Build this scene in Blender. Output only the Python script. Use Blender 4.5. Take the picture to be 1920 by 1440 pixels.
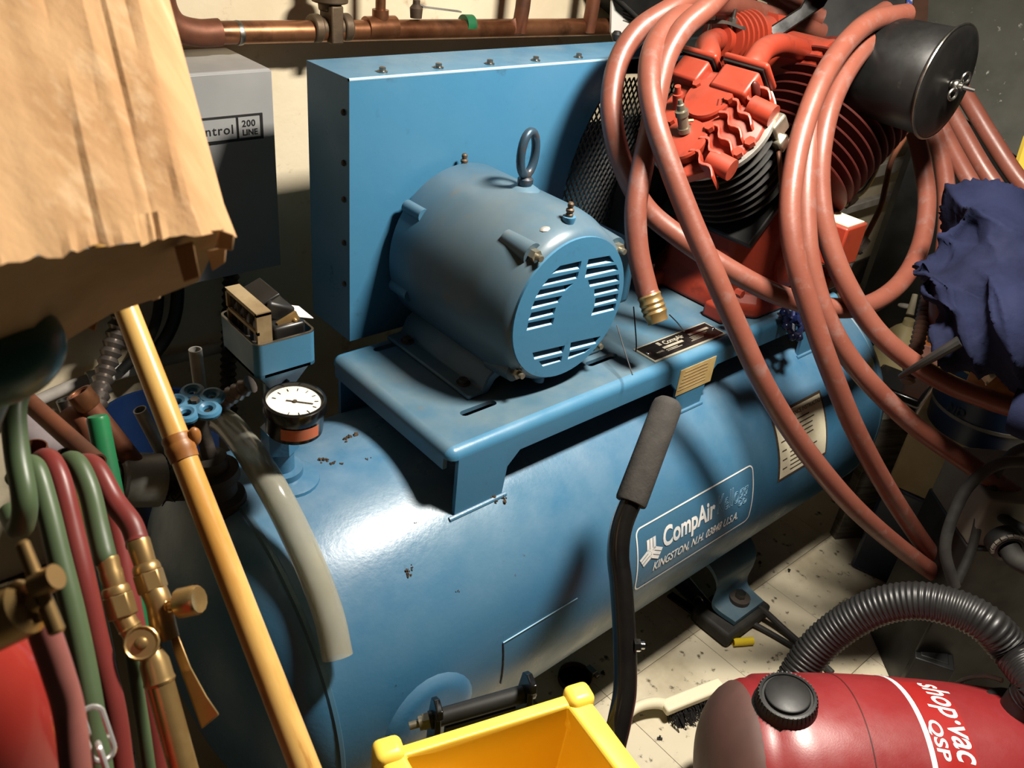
import bpy, bmesh, math, random
import numpy as np
from mathutils import Matrix, Vector

for o in list(bpy.data.objects):
    bpy.data.objects.remove(o)
random.seed(7)
scn = bpy.context.scene
COL = scn.collection

# ------------------------------------------------------------------ units
# design units: origin at the eye, Z up, X along the tank, Y towards the wall.
# final metres = (design + (0,0,ZF)) * K
K = 0.77
ZF = 2.03
FOC = 1596.27
RC = np.array([[0.75647806, -0.64662201, 0.09808624],
               [-0.27908323, -0.45478816, -0.84574245],
               [0.59148414, 0.61241138, -0.52449862]])


def W(p):
    return Vector((p[0] * K, p[1] * K, (p[2] + ZF) * K))


# ------------------------------------------------------------------ camera
cam_d = bpy.data.cameras.new('camera')
cam = bpy.data.objects.new('camera', cam_d)
COL.objects.link(cam)
cam.matrix_world = Matrix((
    (RC[0][0], -RC[1][0], -RC[2][0], 0),
    (RC[0][1], -RC[1][1], -RC[2][1], 0),
    (RC[0][2], -RC[1][2], -RC[2][2], ZF * K),
    (0, 0, 0, 1)))
cam_d.sensor_width = 36
cam_d.lens = 36 * FOC / 1920
cam_d.clip_start = 0.02
cam_d.dof.use_dof = True
cam_d.dof.focus_distance = 2.0 * K
cam_d.dof.aperture_fstop = 11.0
scn.camera = cam

# ------------------------------------------------------------------ light
world = bpy.data.worlds.new('world')
scn.world = world
world.use_nodes = True
bg = world.node_tree.nodes['Background']
bg.inputs[0].default_value = (1.0, 0.86, 0.70, 1)
bg.inputs[1].default_value = 0.016


def area(name, p, tgt, sx, sy, power, col):
    l = bpy.data.lights.new(name, 'AREA')
    l.shape = 'RECTANGLE'
    l.size = sx * K
    l.size_y = sy * K
    l.energy = power
    l.color = col
    o = bpy.data.objects.new(name, l)
    COL.objects.link(o)
    o.location = W(p)
    d = W(tgt) - W(p)
    o.rotation_euler = d.to_track_quat('-Z', 'Y').to_euler()
    return o


area('ceiling_tube_light', (1.53, 0.56, 0.66), (1.53, 0.56, -1.0), 0.36, 0.18, 70, (1.0, 0.93, 0.82))

scn.view_settings.view_transform = 'Standard'
scn.view_settings.look = 'None'
scn.view_settings.exposure = 0.0
scn.view_settings.gamma = 1.0
scn.view_settings.use_curve_mapping = False


# ------------------------------------------------------------------ geometry helpers
def ray(px, py):
    return RC.T @ (np.array([px - 960, py - 720, FOC]) / FOC)


def at(px, py, D):
    return ray(px, py) * D


def onY(px, py, y):
    d = ray(px, py); return d * (y / d[1])


def onZ(px, py, z):
    d = ray(px, py); return d * (z / d[2])


def onX(px, py, x):
    d = ray(px, py); return d * (x / d[0])


TY, TZ, TR = 1.255, -1.494, 0.397


def onTank(px, py, off=0.0):
    d = ray(px, py); r = TR + off
    a = d[1] ** 2 + d[2] ** 2
    b = -2 * (d[1] * TY + d[2] * TZ)
    c = TY * TY + TZ * TZ - r * r
    D = max(b * b - 4 * a * c, 0)
    return d * (-b - math.sqrt(D)) / (2 * a)


def nrm(v):
    v = np.asarray(v, float); n = np.linalg.norm(v)
    return v / n if n > 1e-12 else v


def frame(a):
    a = nrm(a)
    t = np.array([0, 0, 1.0]) if abs(a[2]) < .9 else np.array([1.0, 0, 0])
    u = nrm(np.cross(t, a)); v = np.cross(a, u)
    return u, v, a


def spline(pts, res=8, closed=False):
    P = [np.asarray(p, float) for p in pts]
    if len(P) == 2 and not closed:
        return P
    out = []
    n = len(P)
    rng = range(n) if closed else range(n - 1)
    for i in rng:
        if closed:
            p0, p1, p2, p3 = P[i - 1], P[i], P[(i + 1) % n], P[(i + 2) % n]
        else:
            p1, p2 = P[i], P[i + 1]
            p0 = P[i - 1] if i else 2 * p1 - p2
            p3 = P[i + 2] if i + 2 < n else 2 * p2 - p1
        for k in range(res):
            t = k / res
            out.append(.5 * ((2 * p1) + (-p0 + p2) * t + (2 * p0 - 5 * p1 + 4 * p2 - p3) * t * t
                             + (-p0 + 3 * p1 - 3 * p2 + p3) * t ** 3))
    if not closed:
        out.append(P[-1])
    return out


class MB:
    def __init__(s):
        s.v = []; s.f = []

    def raw(s, v, f):
        b = len(s.v)
        s.v += [np.asarray(p, float) for p in v]
        s.f += [tuple(i + b for i in q) for q in f]
        return s

    def box(s, c, size, R=None):
        c = np.asarray(c, float); h = np.asarray(size, float) / 2
        R = np.eye(3) if R is None else np.asarray(R, float)
        v = []
        for z in (-1, 1):
            for (x, y) in ((-1, -1), (1, -1), (1, 1), (-1, 1)):
                v.append(c + R @ (h * np.array([x, y, z])))
        return s.raw(v, [(3, 2, 1, 0), (4, 5, 6, 7), (0, 1, 5, 4), (1, 2, 6, 5), (2, 3, 7, 6), (3, 0, 4, 7)])

    def bx(s, x0, x1, y0, y1, z0, z1):
        return s.box(((x0 + x1) / 2, (y0 + y1) / 2, (z0 + z1) / 2), (x1 - x0, y1 - y0, z1 - z0))

    def prism(s, poly, vec):
        n = len(poly); vec = np.asarray(vec, float)
        v = [np.asarray(p, float) for p in poly]
        v = v + [p + vec for p in v]
        f = [tuple(range(n))[::-1], tuple(range(n, 2 * n))]
        f += [(i, (i + 1) % n, n + (i + 1) % n, n + i) for i in range(n)]
        return s.raw(v, f)

    def lathe(s, p0, axis, prof, n=32, a0=0.0):
        u, w, a = frame(axis); p0 = np.asarray(p0, float)
        v = []; f = []; rings = []
        for (t, r) in prof:
            if r < 1e-6:
                rings.append([len(v)]); v.append(p0 + a * t)
            else:
                rings.append(list(range(len(v), len(v) + n)))
                for k in range(n):
                    q = a0 + 2 * math.pi * k / n
                    v.append(p0 + a * t + r * (math.cos(q) * u + math.sin(q) * w))
        for A, B in zip(rings, rings[1:]):
            if len(A) == 1 and len(B) == 1:
                continue
            for k in range(n):
                k2 = (k + 1) % n
                if len(A) == 1:
                    f.append((A[0], B[k2], B[k]))
                elif len(B) == 1:
                    f.append((A[k], A[k2], B[0]))
                else:
                    f.append((A[k], A[k2], B[k2], B[k]))
        if len(rings[0]) > 1:
            f.append(tuple(rings[0][::-1]))
        if len(rings[-1]) > 1:
            f.append(tuple(rings[-1]))
        return s.raw(v, f)

    def cyl(s, p0, p1, r0, r1=None, n=24, a0=0.0):
        p0 = np.asarray(p0, float); p1 = np.asarray(p1, float)
        L = np.linalg.norm(p1 - p0)
        return s.lathe(p0, p1 - p0, [(0, r0), (L, r0 if r1 is None else r1)], n, a0)

    def tube(s, pts, r, n=12, res=8, closed=False, hollow=None, smooth=True):
        P = spline(pts, res, closed) if smooth else [np.asarray(p, float) for p in pts]
        N = len(P)
        T = []
        for i in range(N):
            if closed:
                T.append(nrm(P[(i + 1) % N] - P[i - 1]))
            else:
                T.append(nrm(P[min(i + 1, N - 1)] - P[max(i - 1, 0)]))
        u, w, _ = frame(T[0])
        v = []; f = []
        for i in range(N):
            u = nrm(u - T[i] * (u @ T[i])); w = np.cross(T[i], u)
            rr = r(i / max(N - 1, 1)) if callable(r) else r
            for k in range(n):
                q = 2 * math.pi * k / n
                v.append(P[i] + rr * (math.cos(q) * u + math.sin(q) * w))
        for i in range(N if closed else N - 1):
            j = (i + 1) % N
            for k in range(n):
                k2 = (k + 1) % n
                f.append((i * n + k, i * n + k2, j * n + k2, j * n + k))
        if not closed:
            if hollow:
                for end in (0, N - 1):
                    b = len(v)
                    for k in range(n):
                        v.append(P[end] + (v[end * n + k] - P[end]) * hollow)
                    d = T[0] * .06 if end == 0 else -T[-1] * .06
                    for k in range(n):
                        v.append(v[b + k] + d)
                    for k in range(n):
                        k2 = (k + 1) % n
                        q1 = (end * n + k2, end * n + k, b + k, b + k2)
                        q2 = (b + k2, b + k, b + n + k, b + n + k2)
                        f += [q1, q2] if end == 0 else [q1[::-1], q2[::-1]]
                    g = tuple(range(b + n, b + 2 * n))
                    f.append(g[::-1] if end == 0 else g)
            else:
                f.append(tuple(range(n))[::-1])
                f.append(tuple(range((N - 1) * n, N * n)))
        return s.raw(v, f)

    def sphere(s, c, r, n=20, m=12, R=None):
        c = np.asarray(c, float); r = np.ones(3) * np.asarray(r, float)
        R = np.eye(3) if R is None else np.asarray(R, float)
        v = []; f = []
        for i in range(m + 1):
            t = math.pi * i / m
            if i in (0, m):
                v.append(c + R @ (r * np.array([0, 0, math.cos(t)])))
            else:
                for k in range(n):
                    q = 2 * math.pi * k / n
                    v.append(c + R @ (r * np.array([math.sin(t) * math.cos(q), math.sin(t) * math.sin(q), math.cos(t)])))
        def idx(i, k):
            return 0 if i == 0 else (len(v) - 1 if i == m else 1 + (i - 1) * n + k % n)
        for i in range(m):
            for k in range(n):
                q = [idx(i, k), idx(i + 1, k), idx(i + 1, k + 1), idx(i, k + 1)]
                q2 = []
                for z in q:
                    if z not in q2:
                        q2.append(z)
                f.append(tuple(q2))
        return s.raw(v, f)

    def torus(s, c, axis, R, r, n=32, m=10):
        u, w, a = frame(axis); c = np.asarray(c, float)
        return s.tube([c + R * (math.cos(q) * u + math.sin(q) * w) for q in np.linspace(0, 2 * math.pi, n, endpoint=False)],
                      r, m, 1, True)

    def hexnut(s, p0, p1, r):
        return s.cyl(p0, p1, r, n=6)


def origin_of(o):
    return np.array(o['_org'])


THINGS = {}


def finish(name, mb, mat, org, bevel=0, angle=35, seg=2, subsurf=0, smooth=True):
    me = bpy.data.meshes.new(name)
    V = [((p[0] - org[0]) * K, (p[1] - org[1]) * K, (p[2] - org[2]) * K) for p in mb.v]
    me.from_pydata(V, [], mb.f)
    me.validate()
    bm = bmesh.new(); bm.from_mesh(me)
    bmesh.ops.recalc_face_normals(bm, faces=bm.faces)
    bm.to_mesh(me); bm.free()
    if smooth:
        for p in me.polygons:
            p.use_smooth = True
        me.set_sharp_from_angle(angle=math.radians(angle))
    me.materials.append(M[mat])
    o = bpy.data.objects.new(name, me)
    COL.objects.link(o)
    if bevel:
        b = o.modifiers.new('bevel', 'BEVEL'); b.width = bevel * K; b.segments = seg
        b.limit_method = 'ANGLE'; b.angle_limit = math.radians(32); b.harden_normals = False
    if subsurf:
        q = o.modifiers.new('sub', 'SUBSURF'); q.levels = subsurf; q.render_levels = subsurf
    return o


def thing(name, label, cat, org, group=None):
    o = bpy.data.objects.new(name, None)
    o.empty_display_size = 0.05
    COL.objects.link(o)
    o.location = W(org)
    o['label'] = label; o['category'] = cat
    if group:
        o['group'] = group
    THINGS[o.name] = np.asarray(org, float)
    ORG[o] = np.asarray(org, float)
    return o


ORG = {}


def part(name, mb, mat, parent, label=None, **kw):
    org = ORG[parent]
    o = finish(name, mb, mat, org, **kw)
    o.parent = parent
    ORG[o] = org
    if label:
        o['label'] = label
    return o


def solo(name, mb, mat, label, cat, group=None, **kw):
    vs = np.array(mb.v); org = vs.mean(0); org[2] = vs[:, 2].min()
    o = finish(name, mb, mat, org, **kw)
    o.location = W(org)
    o['label'] = label; o['category'] = cat
    if group:
        o['group'] = group
    ORG[o] = org
    return o


def struct(name, mb, mat, **kw):
    o = finish(name, mb, mat, np.zeros(3), **kw)
    o.location = W((0, 0, 0))
    o['kind'] = 'structure'
    ORG[o] = np.zeros(3)
    return o


# flat shapes with holes through a 2D curve
def flat(outer, holes, ext):
    cu = bpy.data.curves.new('tmp', 'CURVE'); cu.dimensions = '2D'; cu.fill_mode = 'BOTH'; cu.extrude = ext
    for loop in [outer] + list(holes):
        sp = cu.splines.new('POLY'); sp.points.add(len(loop) - 1)
        for q, p in zip(sp.points, loop):
            q.co = (p[0], p[1], 0, 1)
        sp.use_cyclic_u = True
    ob = bpy.data.objects.new('tmp', cu)
    me = bpy.data.meshes.new_from_object(ob)
    v = [np.array(x.co) for x in me.vertices]; f = [tuple(p.vertices) for p in me.polygons]
    bpy.data.objects.remove(ob); bpy.data.curves.remove(cu); bpy.data.meshes.remove(me)
    return v, f


def text2d(body, size, shear=0, offset=0, outline=0, spacing=1.0):
    cu = bpy.data.curves.new('tmp', 'FONT'); cu.body = body; cu.size = size; cu.shear = shear; cu.offset = offset
    cu.space_character = spacing
    cu.resolution_u = 4
    if outline:
        cu.fill_mode = 'NONE'; cu.bevel_depth = outline; cu.bevel_resolution = 0
    ob = bpy.data.objects.new('tmp', cu)
    me = bpy.data.meshes.new_from_object(ob)
    v = [np.array(x.co) for x in me.vertices]; f = [tuple(p.vertices) for p in me.polygons]
    bpy.data.objects.remove(ob); bpy.data.curves.remove(cu); bpy.data.meshes.remove(me)
    return v, f


def place(vf, o, u, v, n, lift=0.0):
    o = np.asarray(o, float)
    m = MB()
    m.raw([o + p[0] * u + p[1] * v + (p[2] + lift) * n for p in vf[0]], vf[1])
    return m


def split2d(vf, step, axis=1):
    """cut a flat mesh along one axis so that it can bend round a curve"""
    bm = bmesh.new()
    vs = [bm.verts.new(p) for p in vf[0]]
    for f in vf[1]:
        try:
            bm.faces.new([vs[i] for i in f])
        except ValueError:
            pass
    ys = [p[axis] for p in vf[0]]
    y = min(ys) + step
    no = [0, 0, 0]; no[axis] = 1
    while y < max(ys):
        co = [0, 0, 0]; co[axis] = y
        bmesh.ops.bisect_plane(bm, geom=bm.verts[:] + bm.edges[:] + bm.faces[:], plane_co=co, plane_no=no)
        y += step
    bm.verts.index_update()
    v = [np.array(x.co) for x in bm.verts]; f = [tuple(x.index for x in q.verts) for q in bm.faces]
    bm.free()
    return v, f


# ------------------------------------------------------------------ materials
M = {}


def lin(c):
    return tuple(((x / 255) / 12.92 if x / 255 <= .04045 else ((x / 255 + .055) / 1.055) ** 2.4) for x in c) + (1,)


def mat(name, col, rough=.5, metal=0., col2=None, scale=6, lo=.4, hi=.65, col3=None, scale3=30, lo3=.55, hi3=.7,
        bump=0, bscale=40, rvar=0.1, trans=0, alpha=1, spec=.5, detail=6, stretch=None, coat=0, dust=None, dustamt=0.0, ior=1.45, sheen=0):
    m = bpy.data.materials.new(name); m.use_nodes = True
    nt = m.node_tree; N = nt.nodes; L = nt.links
    b = N['Principled BSDF']
    tc = N.new('ShaderNodeTexCoord')
    vec = tc.outputs['Object']
    if stretch:
        mp = N.new('ShaderNodeMapping'); mp.inputs['Scale'].default_value = stretch
        L.new(vec, mp.inputs['Vector']); vec = mp.outputs['Vector']
    def noise(sc, dt=detail):
        n = N.new('ShaderNodeTexNoise'); n.inputs['Scale'].default_value = sc; n.inputs['Detail'].default_value = dt
        n.inputs['Roughness'].default_value = .6
        L.new(vec, n.inputs['Vector']); return n.outputs['Fac']
    def ramp(x, a, c):
        r = N.new('ShaderNodeMapRange'); r.inputs['From Min'].default_value = a; r.inputs['From Max'].default_value = c
        L.new(x, r.inputs['Value']); return r.outputs['Result']
    def mix(fac, A, B):
        x = N.new('ShaderNodeMix'); x.data_type = 'RGBA'
        L.new(fac, x.inputs['Factor'])
        for s, val in ((x.inputs['A'], A), (x.inputs['B'], B)):
            if isinstance(val, tuple):
                s.default_value = val
            else:
                L.new(val, s)
        return x.outputs['Result']
    c = lin(col)
    fac = None
    if col2:
        fac = ramp(noise(scale), lo, hi)
        c = mix(fac, c, lin(col2))
    if col3:
        f3 = ramp(noise(scale3, 8), lo3, hi3)
        c = mix(f3, c, lin(col3))
    if dust:
        g = N.new('ShaderNodeNewGeometry'); sx = N.new('ShaderNodeSeparateXYZ')
        L.new(g.outputs['Normal'], sx.inputs[0])
        up = ramp(sx.outputs['Z'], .35, 1.0)
        nz = ramp(noise(9), .3, .7)
        mu = N.new('ShaderNodeMath'); mu.operation = 'MULTIPLY'; L.new(up, mu.inputs[0]); L.new(nz, mu.inputs[1])
        m2 = N.new('ShaderNodeMath'); m2.operation = 'MULTIPLY'; L.new(mu.outputs[0], m2.inputs[0]); m2.inputs[1].default_value = dustamt
        c = mix(m2.outputs[0], c, lin(dust))
    if isinstance(c, tuple):
        b.inputs['Base Color'].default_value = c
    else:
        L.new(c, b.inputs['Base Color'])
    b.inputs['Metallic'].default_value = metal
    if rvar:
        r = N.new('ShaderNodeMapRange'); L.new(noise(14), r.inputs['Value'])
        r.inputs['From Min'].default_value = .3; r.inputs['From Max'].default_value = .7
        r.inputs['To Min'].default_value = max(rough - rvar, .03); r.inputs['To Max'].default_value = min(rough + rvar, 1)
        L.new(r.outputs['Result'], b.inputs['Roughness'])
    else:
        b.inputs['Roughness'].default_value = rough
    b.inputs['Specular IOR Level'].default_value = spec
    b.inputs['Transmission Weight'].default_value = trans
    b.inputs['Alpha'].default_value = alpha
    b.inputs['IOR'].default_value = ior
    b.inputs['Coat Weight'].default_value = coat
    b.inputs['Sheen Weight'].default_value = sheen
    if bump:
        bp = N.new('ShaderNodeBump'); bp.inputs['Strength'].default_value = bump; bp.inputs['Distance'].default_value = .01
        L.new(noise(bscale, 8), bp.inputs['Height']); L.new(bp.outputs['Normal'], b.inputs['Normal'])
    M[name] = m
    return m


GR = (118, 112, 100)
mat('wall', (226, 212, 184), .75, col2=(210, 194, 162), scale=2.2, col3=(150, 128, 96), scale3=16, lo3=.62, hi3=.8, bump=.12, bscale=30)
mat('baseboard', (44, 40, 36), .5, col2=(70, 62, 54), scale=8)
mat('subfloor', (128, 118, 98), .9)
mat('tile', (196, 186, 162), .42, col2=(140, 128, 104), scale=4, lo=.42, hi=.75, col3=(66, 58, 46), scale3=34, lo3=.60, hi3=.68, bump=.05, bscale=18)
mat('blue', (56, 108, 140), .35, col2=(60, 110, 140), scale=5, col3=(52, 80, 96), scale3=22, lo3=.62, hi3=.8, bump=.04, bscale=60, dust=(120, 146, 160), dustamt=.35)
mat('tankblue', (50, 98, 130), .34, spec=.65, col2=(64, 106, 132), scale=4, lo=.4, hi=.7, col3=(44, 54, 58), scale3=60, lo3=.70, hi3=.76, bump=.06, bscale=120, dust=(140, 152, 160), dustamt=.4)
mat('bluegrey', (54, 94, 118), .42, col2=(66, 92, 106), scale=5, col3=(84, 88, 86), scale3=40, lo3=.64, hi3=.8, dust=(112, 122, 124), dustamt=.55)
mat('motorpaint', (50, 88, 112), .40, col2=(66, 84, 94), scale=4, lo=.38, hi=.65, col3=(82, 82, 78), scale3=30, lo3=.6, hi3=.8, dust=(98, 106, 108), dustamt=.5)
mat('bluelip', (150, 190, 214), .4)
mat('darkblue', (16, 22, 46), .25, col2=(24, 40, 90), scale=12)
mat('red', (138, 46, 28), .45, col2=(144, 52, 34), scale=5, col3=(84, 32, 24), scale3=22, lo3=.56, hi3=.8, dust=(122, 72, 60), dustamt=.7)
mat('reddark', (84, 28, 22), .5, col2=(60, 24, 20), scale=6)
mat('hose', (116, 67, 54), .40, col2=(106, 58, 46), scale=6, col3=(116, 82, 74), scale3=30, bump=.04, bscale=120, spec=.5)
mat('black', (20, 20, 20), .5, col2=(34, 33, 31), scale=8)
mat('blackgloss', (12, 11, 11), .18, col2=(20, 18, 16), scale=8, rvar=.05)
mat('filterblack', (14, 14, 14), .42, col2=(24, 23, 22), scale=6, col3=(44, 42, 38), scale3=30, lo3=.66, hi3=.8)
mat('rubber', (28, 27, 26), .7, col2=(52, 50, 46), scale=10)
mat('foam', (52, 50, 48), .9, col2=(62, 59, 56), scale=40, bump=.15, bscale=260, spec=.2)
mat('steel', (150, 148, 142), .35, 1.0, col2=(120, 116, 108), scale=12)
mat('zinc', (164, 158, 140), .35, .8, col2=(120, 114, 98), scale=14)
mat('eyesteel', (58, 80, 96), .3, .5, col2=(84, 70, 60), scale=30, lo=.55, hi=.7)
mat('chrome', (210, 210, 208), .12, 1.0)
mat('linksteel', (190, 188, 184), .25, .55, rvar=.05)
mat('galv', (160, 158, 152), .5, .35, col2=(120, 118, 112), scale=10, bump=.1, bscale=40)
mat('castiron', (56, 52, 48), .7, .3, col2=(78, 70, 62), scale=12, bump=.15, bscale=60)
mat('brass', (170, 140, 92), .36, .7, col2=(134, 106, 66), scale=14, lo=.4, hi=.7)
mat('brassbright', (190, 158, 104), .28, .75, col2=(156, 122, 74), scale=8)
mat('copper', (158, 108, 76), .34, .75, col2=(108, 66, 42), scale=5, col3=(60, 42, 32), scale3=12, lo3=.55, hi3=.75)
mat('copperdull', (128, 76, 52), .55, .45, col2=(86, 56, 42), scale=8)
mat('bronze', (96, 80, 62), .6, .5, col2=(70, 58, 48), scale=16, bump=.1, bscale=50)
mat('cabinet', (150, 150, 150), .4, col2=(138, 138, 138), scale=3)
mat('white', (226, 224, 218), .5)
mat('print', (232, 230, 224), .55, col2=(200, 205, 208), scale=20)
mat('ink', (26, 26, 26), .6)
mat('paper', (222, 214, 186), .6, col2=(196, 184, 152), scale=8, lo=.45, hi=.7)
mat('yellowpaper', (196, 176, 120), .65, col2=(168, 140, 86), scale=9, lo=.4, hi=.65)
mat('paperink', (70, 62, 54), .7)
mat('plate', (22, 20, 20), .3, .2, col2=(44, 40, 38), scale=20)
mat('platerim', (214, 206, 184), .35, .6)
mat('cardboard', (190, 152, 110), .85, col2=(172, 132, 92), scale=9, stretch=(2.5, 2.5, .3), col3=(204, 172, 134), scale3=20, lo3=.55, hi3=.75, bump=.25, bscale=18, spec=.2)
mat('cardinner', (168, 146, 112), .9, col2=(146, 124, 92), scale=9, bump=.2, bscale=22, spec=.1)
mat('bamboo', (212, 172, 100), .3, col2=(190, 136, 64), scale=5, stretch=(6, 1, 1), col3=(140, 84, 34), scale3=10, lo3=.6, hi3=.8, coat=.5)
mat('bamboonode', (166, 112, 54), .4, col2=(124, 76, 34), scale=18)
mat('cleartube', (206, 204, 190), .16, trans=.72, col2=(196, 190, 166), scale=6, ior=1.35, rvar=.06)
mat('greenhose', (76, 92, 64), .42, col2=(66, 80, 56), scale=8, spec=.4)
mat('redhose', (114, 48, 44), .38, col2=(100, 42, 38), scale=8, spec=.4)
mat('pinkhose', (150, 92, 84), .5, col2=(124, 72, 66), scale=8)
mat('greenpaint', (34, 110, 66), .4, col2=(28, 88, 56), scale=14)
mat('teal', (36, 82, 78), .3, col2=(26, 58, 58), scale=5, lo=.4, hi=.6)
mat('redtank', (142, 36, 38), .25, col2=(150, 50, 40), scale=3, coat=.3)
mat('rag', (128, 118, 120), .9, col2=(100, 90, 92), scale=9)
mat('bluebin', (18, 38, 74), .4, col2=(16, 34, 66), scale=5)
mat('flexsteel', (142, 132, 124), .4, .8, col2=(100, 92, 86), scale=14)
mat('greywire', (178, 172, 164), .6, col2=(150, 142, 132), scale=10)
mat('yellow', (250, 214, 84), .38, col2=(248, 208, 72), scale=3, spec=.6)
mat('butt', (236, 206, 48), .4)
mat('vacred', (136, 38, 40), .40, col2=(128, 34, 36), scale=6, bump=.04, bscale=300, spec=1.0)
mat('vacdecal', (152, 34, 32), .38, spec=.8)
mat('vacgrey', (96, 66, 60), .6, col2=(84, 60, 54), scale=8)
mat('vachose', (28, 27, 27), .42, col2=(38, 37, 36), scale=10, spec=.6)
mat('jacket', (25, 29, 52), .9, col2=(18, 21, 40), scale=7, bump=.12, bscale=120, spec=.15)
mat('bottle', (226, 212, 164), .45, col2=(214, 196, 140), scale=6, trans=.15)
mat('orange', (196, 116, 56), .6)
mat('pinkish', (178, 128, 112), .6, col2=(150, 100, 90), scale=9)
mat('navyplastic', (24, 40, 66), .4, col2=(18, 30, 54), scale=5)
mat('cream', (176, 160, 124), .8, col2=(150, 134, 100), scale=5)
mat('greymetal', (112, 106, 96), .6, col2=(96, 90, 80), scale=5)
mat('greywood', (96, 90, 80), .75, col2=(60, 56, 50), scale=12, stretch=(1, 1, 8))
mat('slab', (96, 96, 88), .75, col2=(78, 78, 72), scale=5, col3=(190, 188, 176), scale3=40, lo3=.66, hi3=.7)
mat('brownwood', (92, 62, 46), .6, col2=(70, 46, 34), scale=8)
mat('bristle', (24, 22, 22), .9)
mat('offwhite', (214, 204, 176), .6)
mat('grime', (66, 52, 38), .95, bump=.5, bscale=80)
mat('dial', (228, 222, 208), .5, col2=(206, 198, 178), scale=10)
mat('tanbracket', (166, 146, 112), .5, .3, col2=(130, 110, 80), scale=14)
mat('bakelite', (22, 21, 20), .35, col2=(36, 34, 32), scale=14)
mat('orangelabel', (198, 96, 62), .6, col2=(170, 110, 84), scale=30)
mat('bluewhite', (60, 84, 160), .5, col2=(220, 222, 230), scale=40, lo=.5, hi=.55)
mat('glass', (235, 235, 230), .05, trans=1.0, ior=1.2, rvar=0)

# ================================================================== SETTING
WALL = 2.14
FL = -ZF
struct('wall_back', MB().bx(-2.2, 8.0, WALL, WALL + .12, FL - .1, 1.25), 'wall')
struct('baseboard_back', MB().bx(-2.2, 8.0, WALL - .018, WALL, FL, FL + .17), 'baseboard', bevel=.006)
fl = struct('floor', MB().bx(-2.2, 8.0, -2.2, WALL + .12, FL - .1, FL - .006), 'subfloor')
TS = .397
tm = MB().bx(-TS / 2 + .0007, TS / 2 - .0007, -TS / 2 + .0007, TS / 2 - .0007, FL - .01, FL)
t0 = None
for i in range(0, 15):
    for j in range(-2, 6):
        cx = .62 + TS * (i + .5); cy = -.27 + TS * (j + .5)
        if cy > WALL:
            continue
        if t0 is None:
            t0 = part('tile', tm, 'tile', fl, bevel=.0008)
            o = t0
        else:
            o = t0.copy(); COL.objects.link(o); o.parent = fl
        o.location = Vector((cx * K, cy * K, 0))

# ================================================================== AIR COMPRESSOR
AC = thing('air_compressor', 'blue horizontal tank air compressor with red pump and blue motor on top', 'air compressor', (1.5, TY, FL))
BLK = 'black'
X0, X1 = .505, 2.5
hd = .15
prof = []
for q in np.linspace(0, math.pi / 2, 9):
    prof.append((X0 - hd * math.cos(q), TR * math.sin(q)))
prof += [(X, TR) for X in np.linspace(X0, X1, 10)[1:-1]]
for q in np.linspace(math.pi / 2, 0, 9):
    prof.append((X1 + hd * math.cos(q), TR * math.sin(q)))
tank = part('tank', MB().lathe((0, TY, TZ), (1, 0, 0), prof, 96), 'tankblue', AC, angle=50)
for X in (X0, X1):
    part('weld_seam', MB().lathe((X, TY, TZ), (1, 0, 0), [(-.010, TR - .004), (-.004, TR + .0022), (.004, TR + .0022), (.010, TR - .004)], 96), 'bluegrey', tank)


def tankpt(X, z, off=.002, front=True):
    r = TR + off
    dz = max(min(z - TZ, r), -r)
    return np.array([X, TY - math.sqrt(max(r * r - dz * dz, 0)), z])


def ontank(X, s, off):
    """s = arc length round the front measured from the level of the axis, positive upwards"""
    q = s / TR
    r = TR + off
    return np.array([X, TY - r * math.cos(q), TZ + r * math.sin(q)])


def tanktext(name, vf, X, s, mat_, parent, off=.0012, step=.006):
    v, f = split2d(vf, step)
    m = MB().raw([ontank(X + p[0], s + p[1], off + p[2]) for p in v], f)
    return part(name, m, mat_, parent)


# --- painted name on the tank
def arc(z):
    return TR * math.asin((z - TZ) / TR)


lx0, lx1 = 1.322, 1.797
s1, s0 = arc(-1.328), arc(-1.502)
def roundrect(x0, x1, y0, y1, r, n=5):
    out = []
    for (cx, cy, a) in ((x1 - r, y1 - r, 0), (x0 + r, y1 - r, 90), (x0 + r, y0 + r, 180), (x1 - r, y0 + r, 270)):
        for k in range(n + 1):
            q = math.radians(a + 90 * k / n)
            out.append((cx + r * math.cos(q), cy + r * math.sin(q)))
    return out
w_ = .0042
fr = flat(roundrect(lx0, lx1, s0, s1, .018), [roundrect(lx0 + w_, lx1 - w_, s0 + w_, s1 - w_, .015)], 0)
tanktext('logo_frame', fr, 0, 0, 'print', tank)
def fitx(vf, x0, x1):
    xs = [p[0] for p in vf[0]]; a, b = min(xs), max(xs)
    return [np.array([x0 + (p[0] - a) / (b - a) * (x1 - x0), p[1], p[2]]) for p in vf[0]], vf[1]
tX = lambda px, py: onTank(px, py)[0]
tanktext('logo_lettering', fitx(text2d('CompAir', .076, 0, .0022), 1.418, 1.627), 0, s0 + .090, 'print', tank)
tanktext('logo_outline_lettering', fitx(text2d('Kellogg', .073, .16, 0, .00035), 1.636, 1.772), 0, s0 + .092, 'bluelip', tank, off=.001)
tanktext('address_lettering', fitx(text2d('KINGSTON, N.H. 03848 U.S.A.', .036, .2, .0006), 1.385, 1.735), 0, s0 + .035, 'print', tank)
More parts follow.
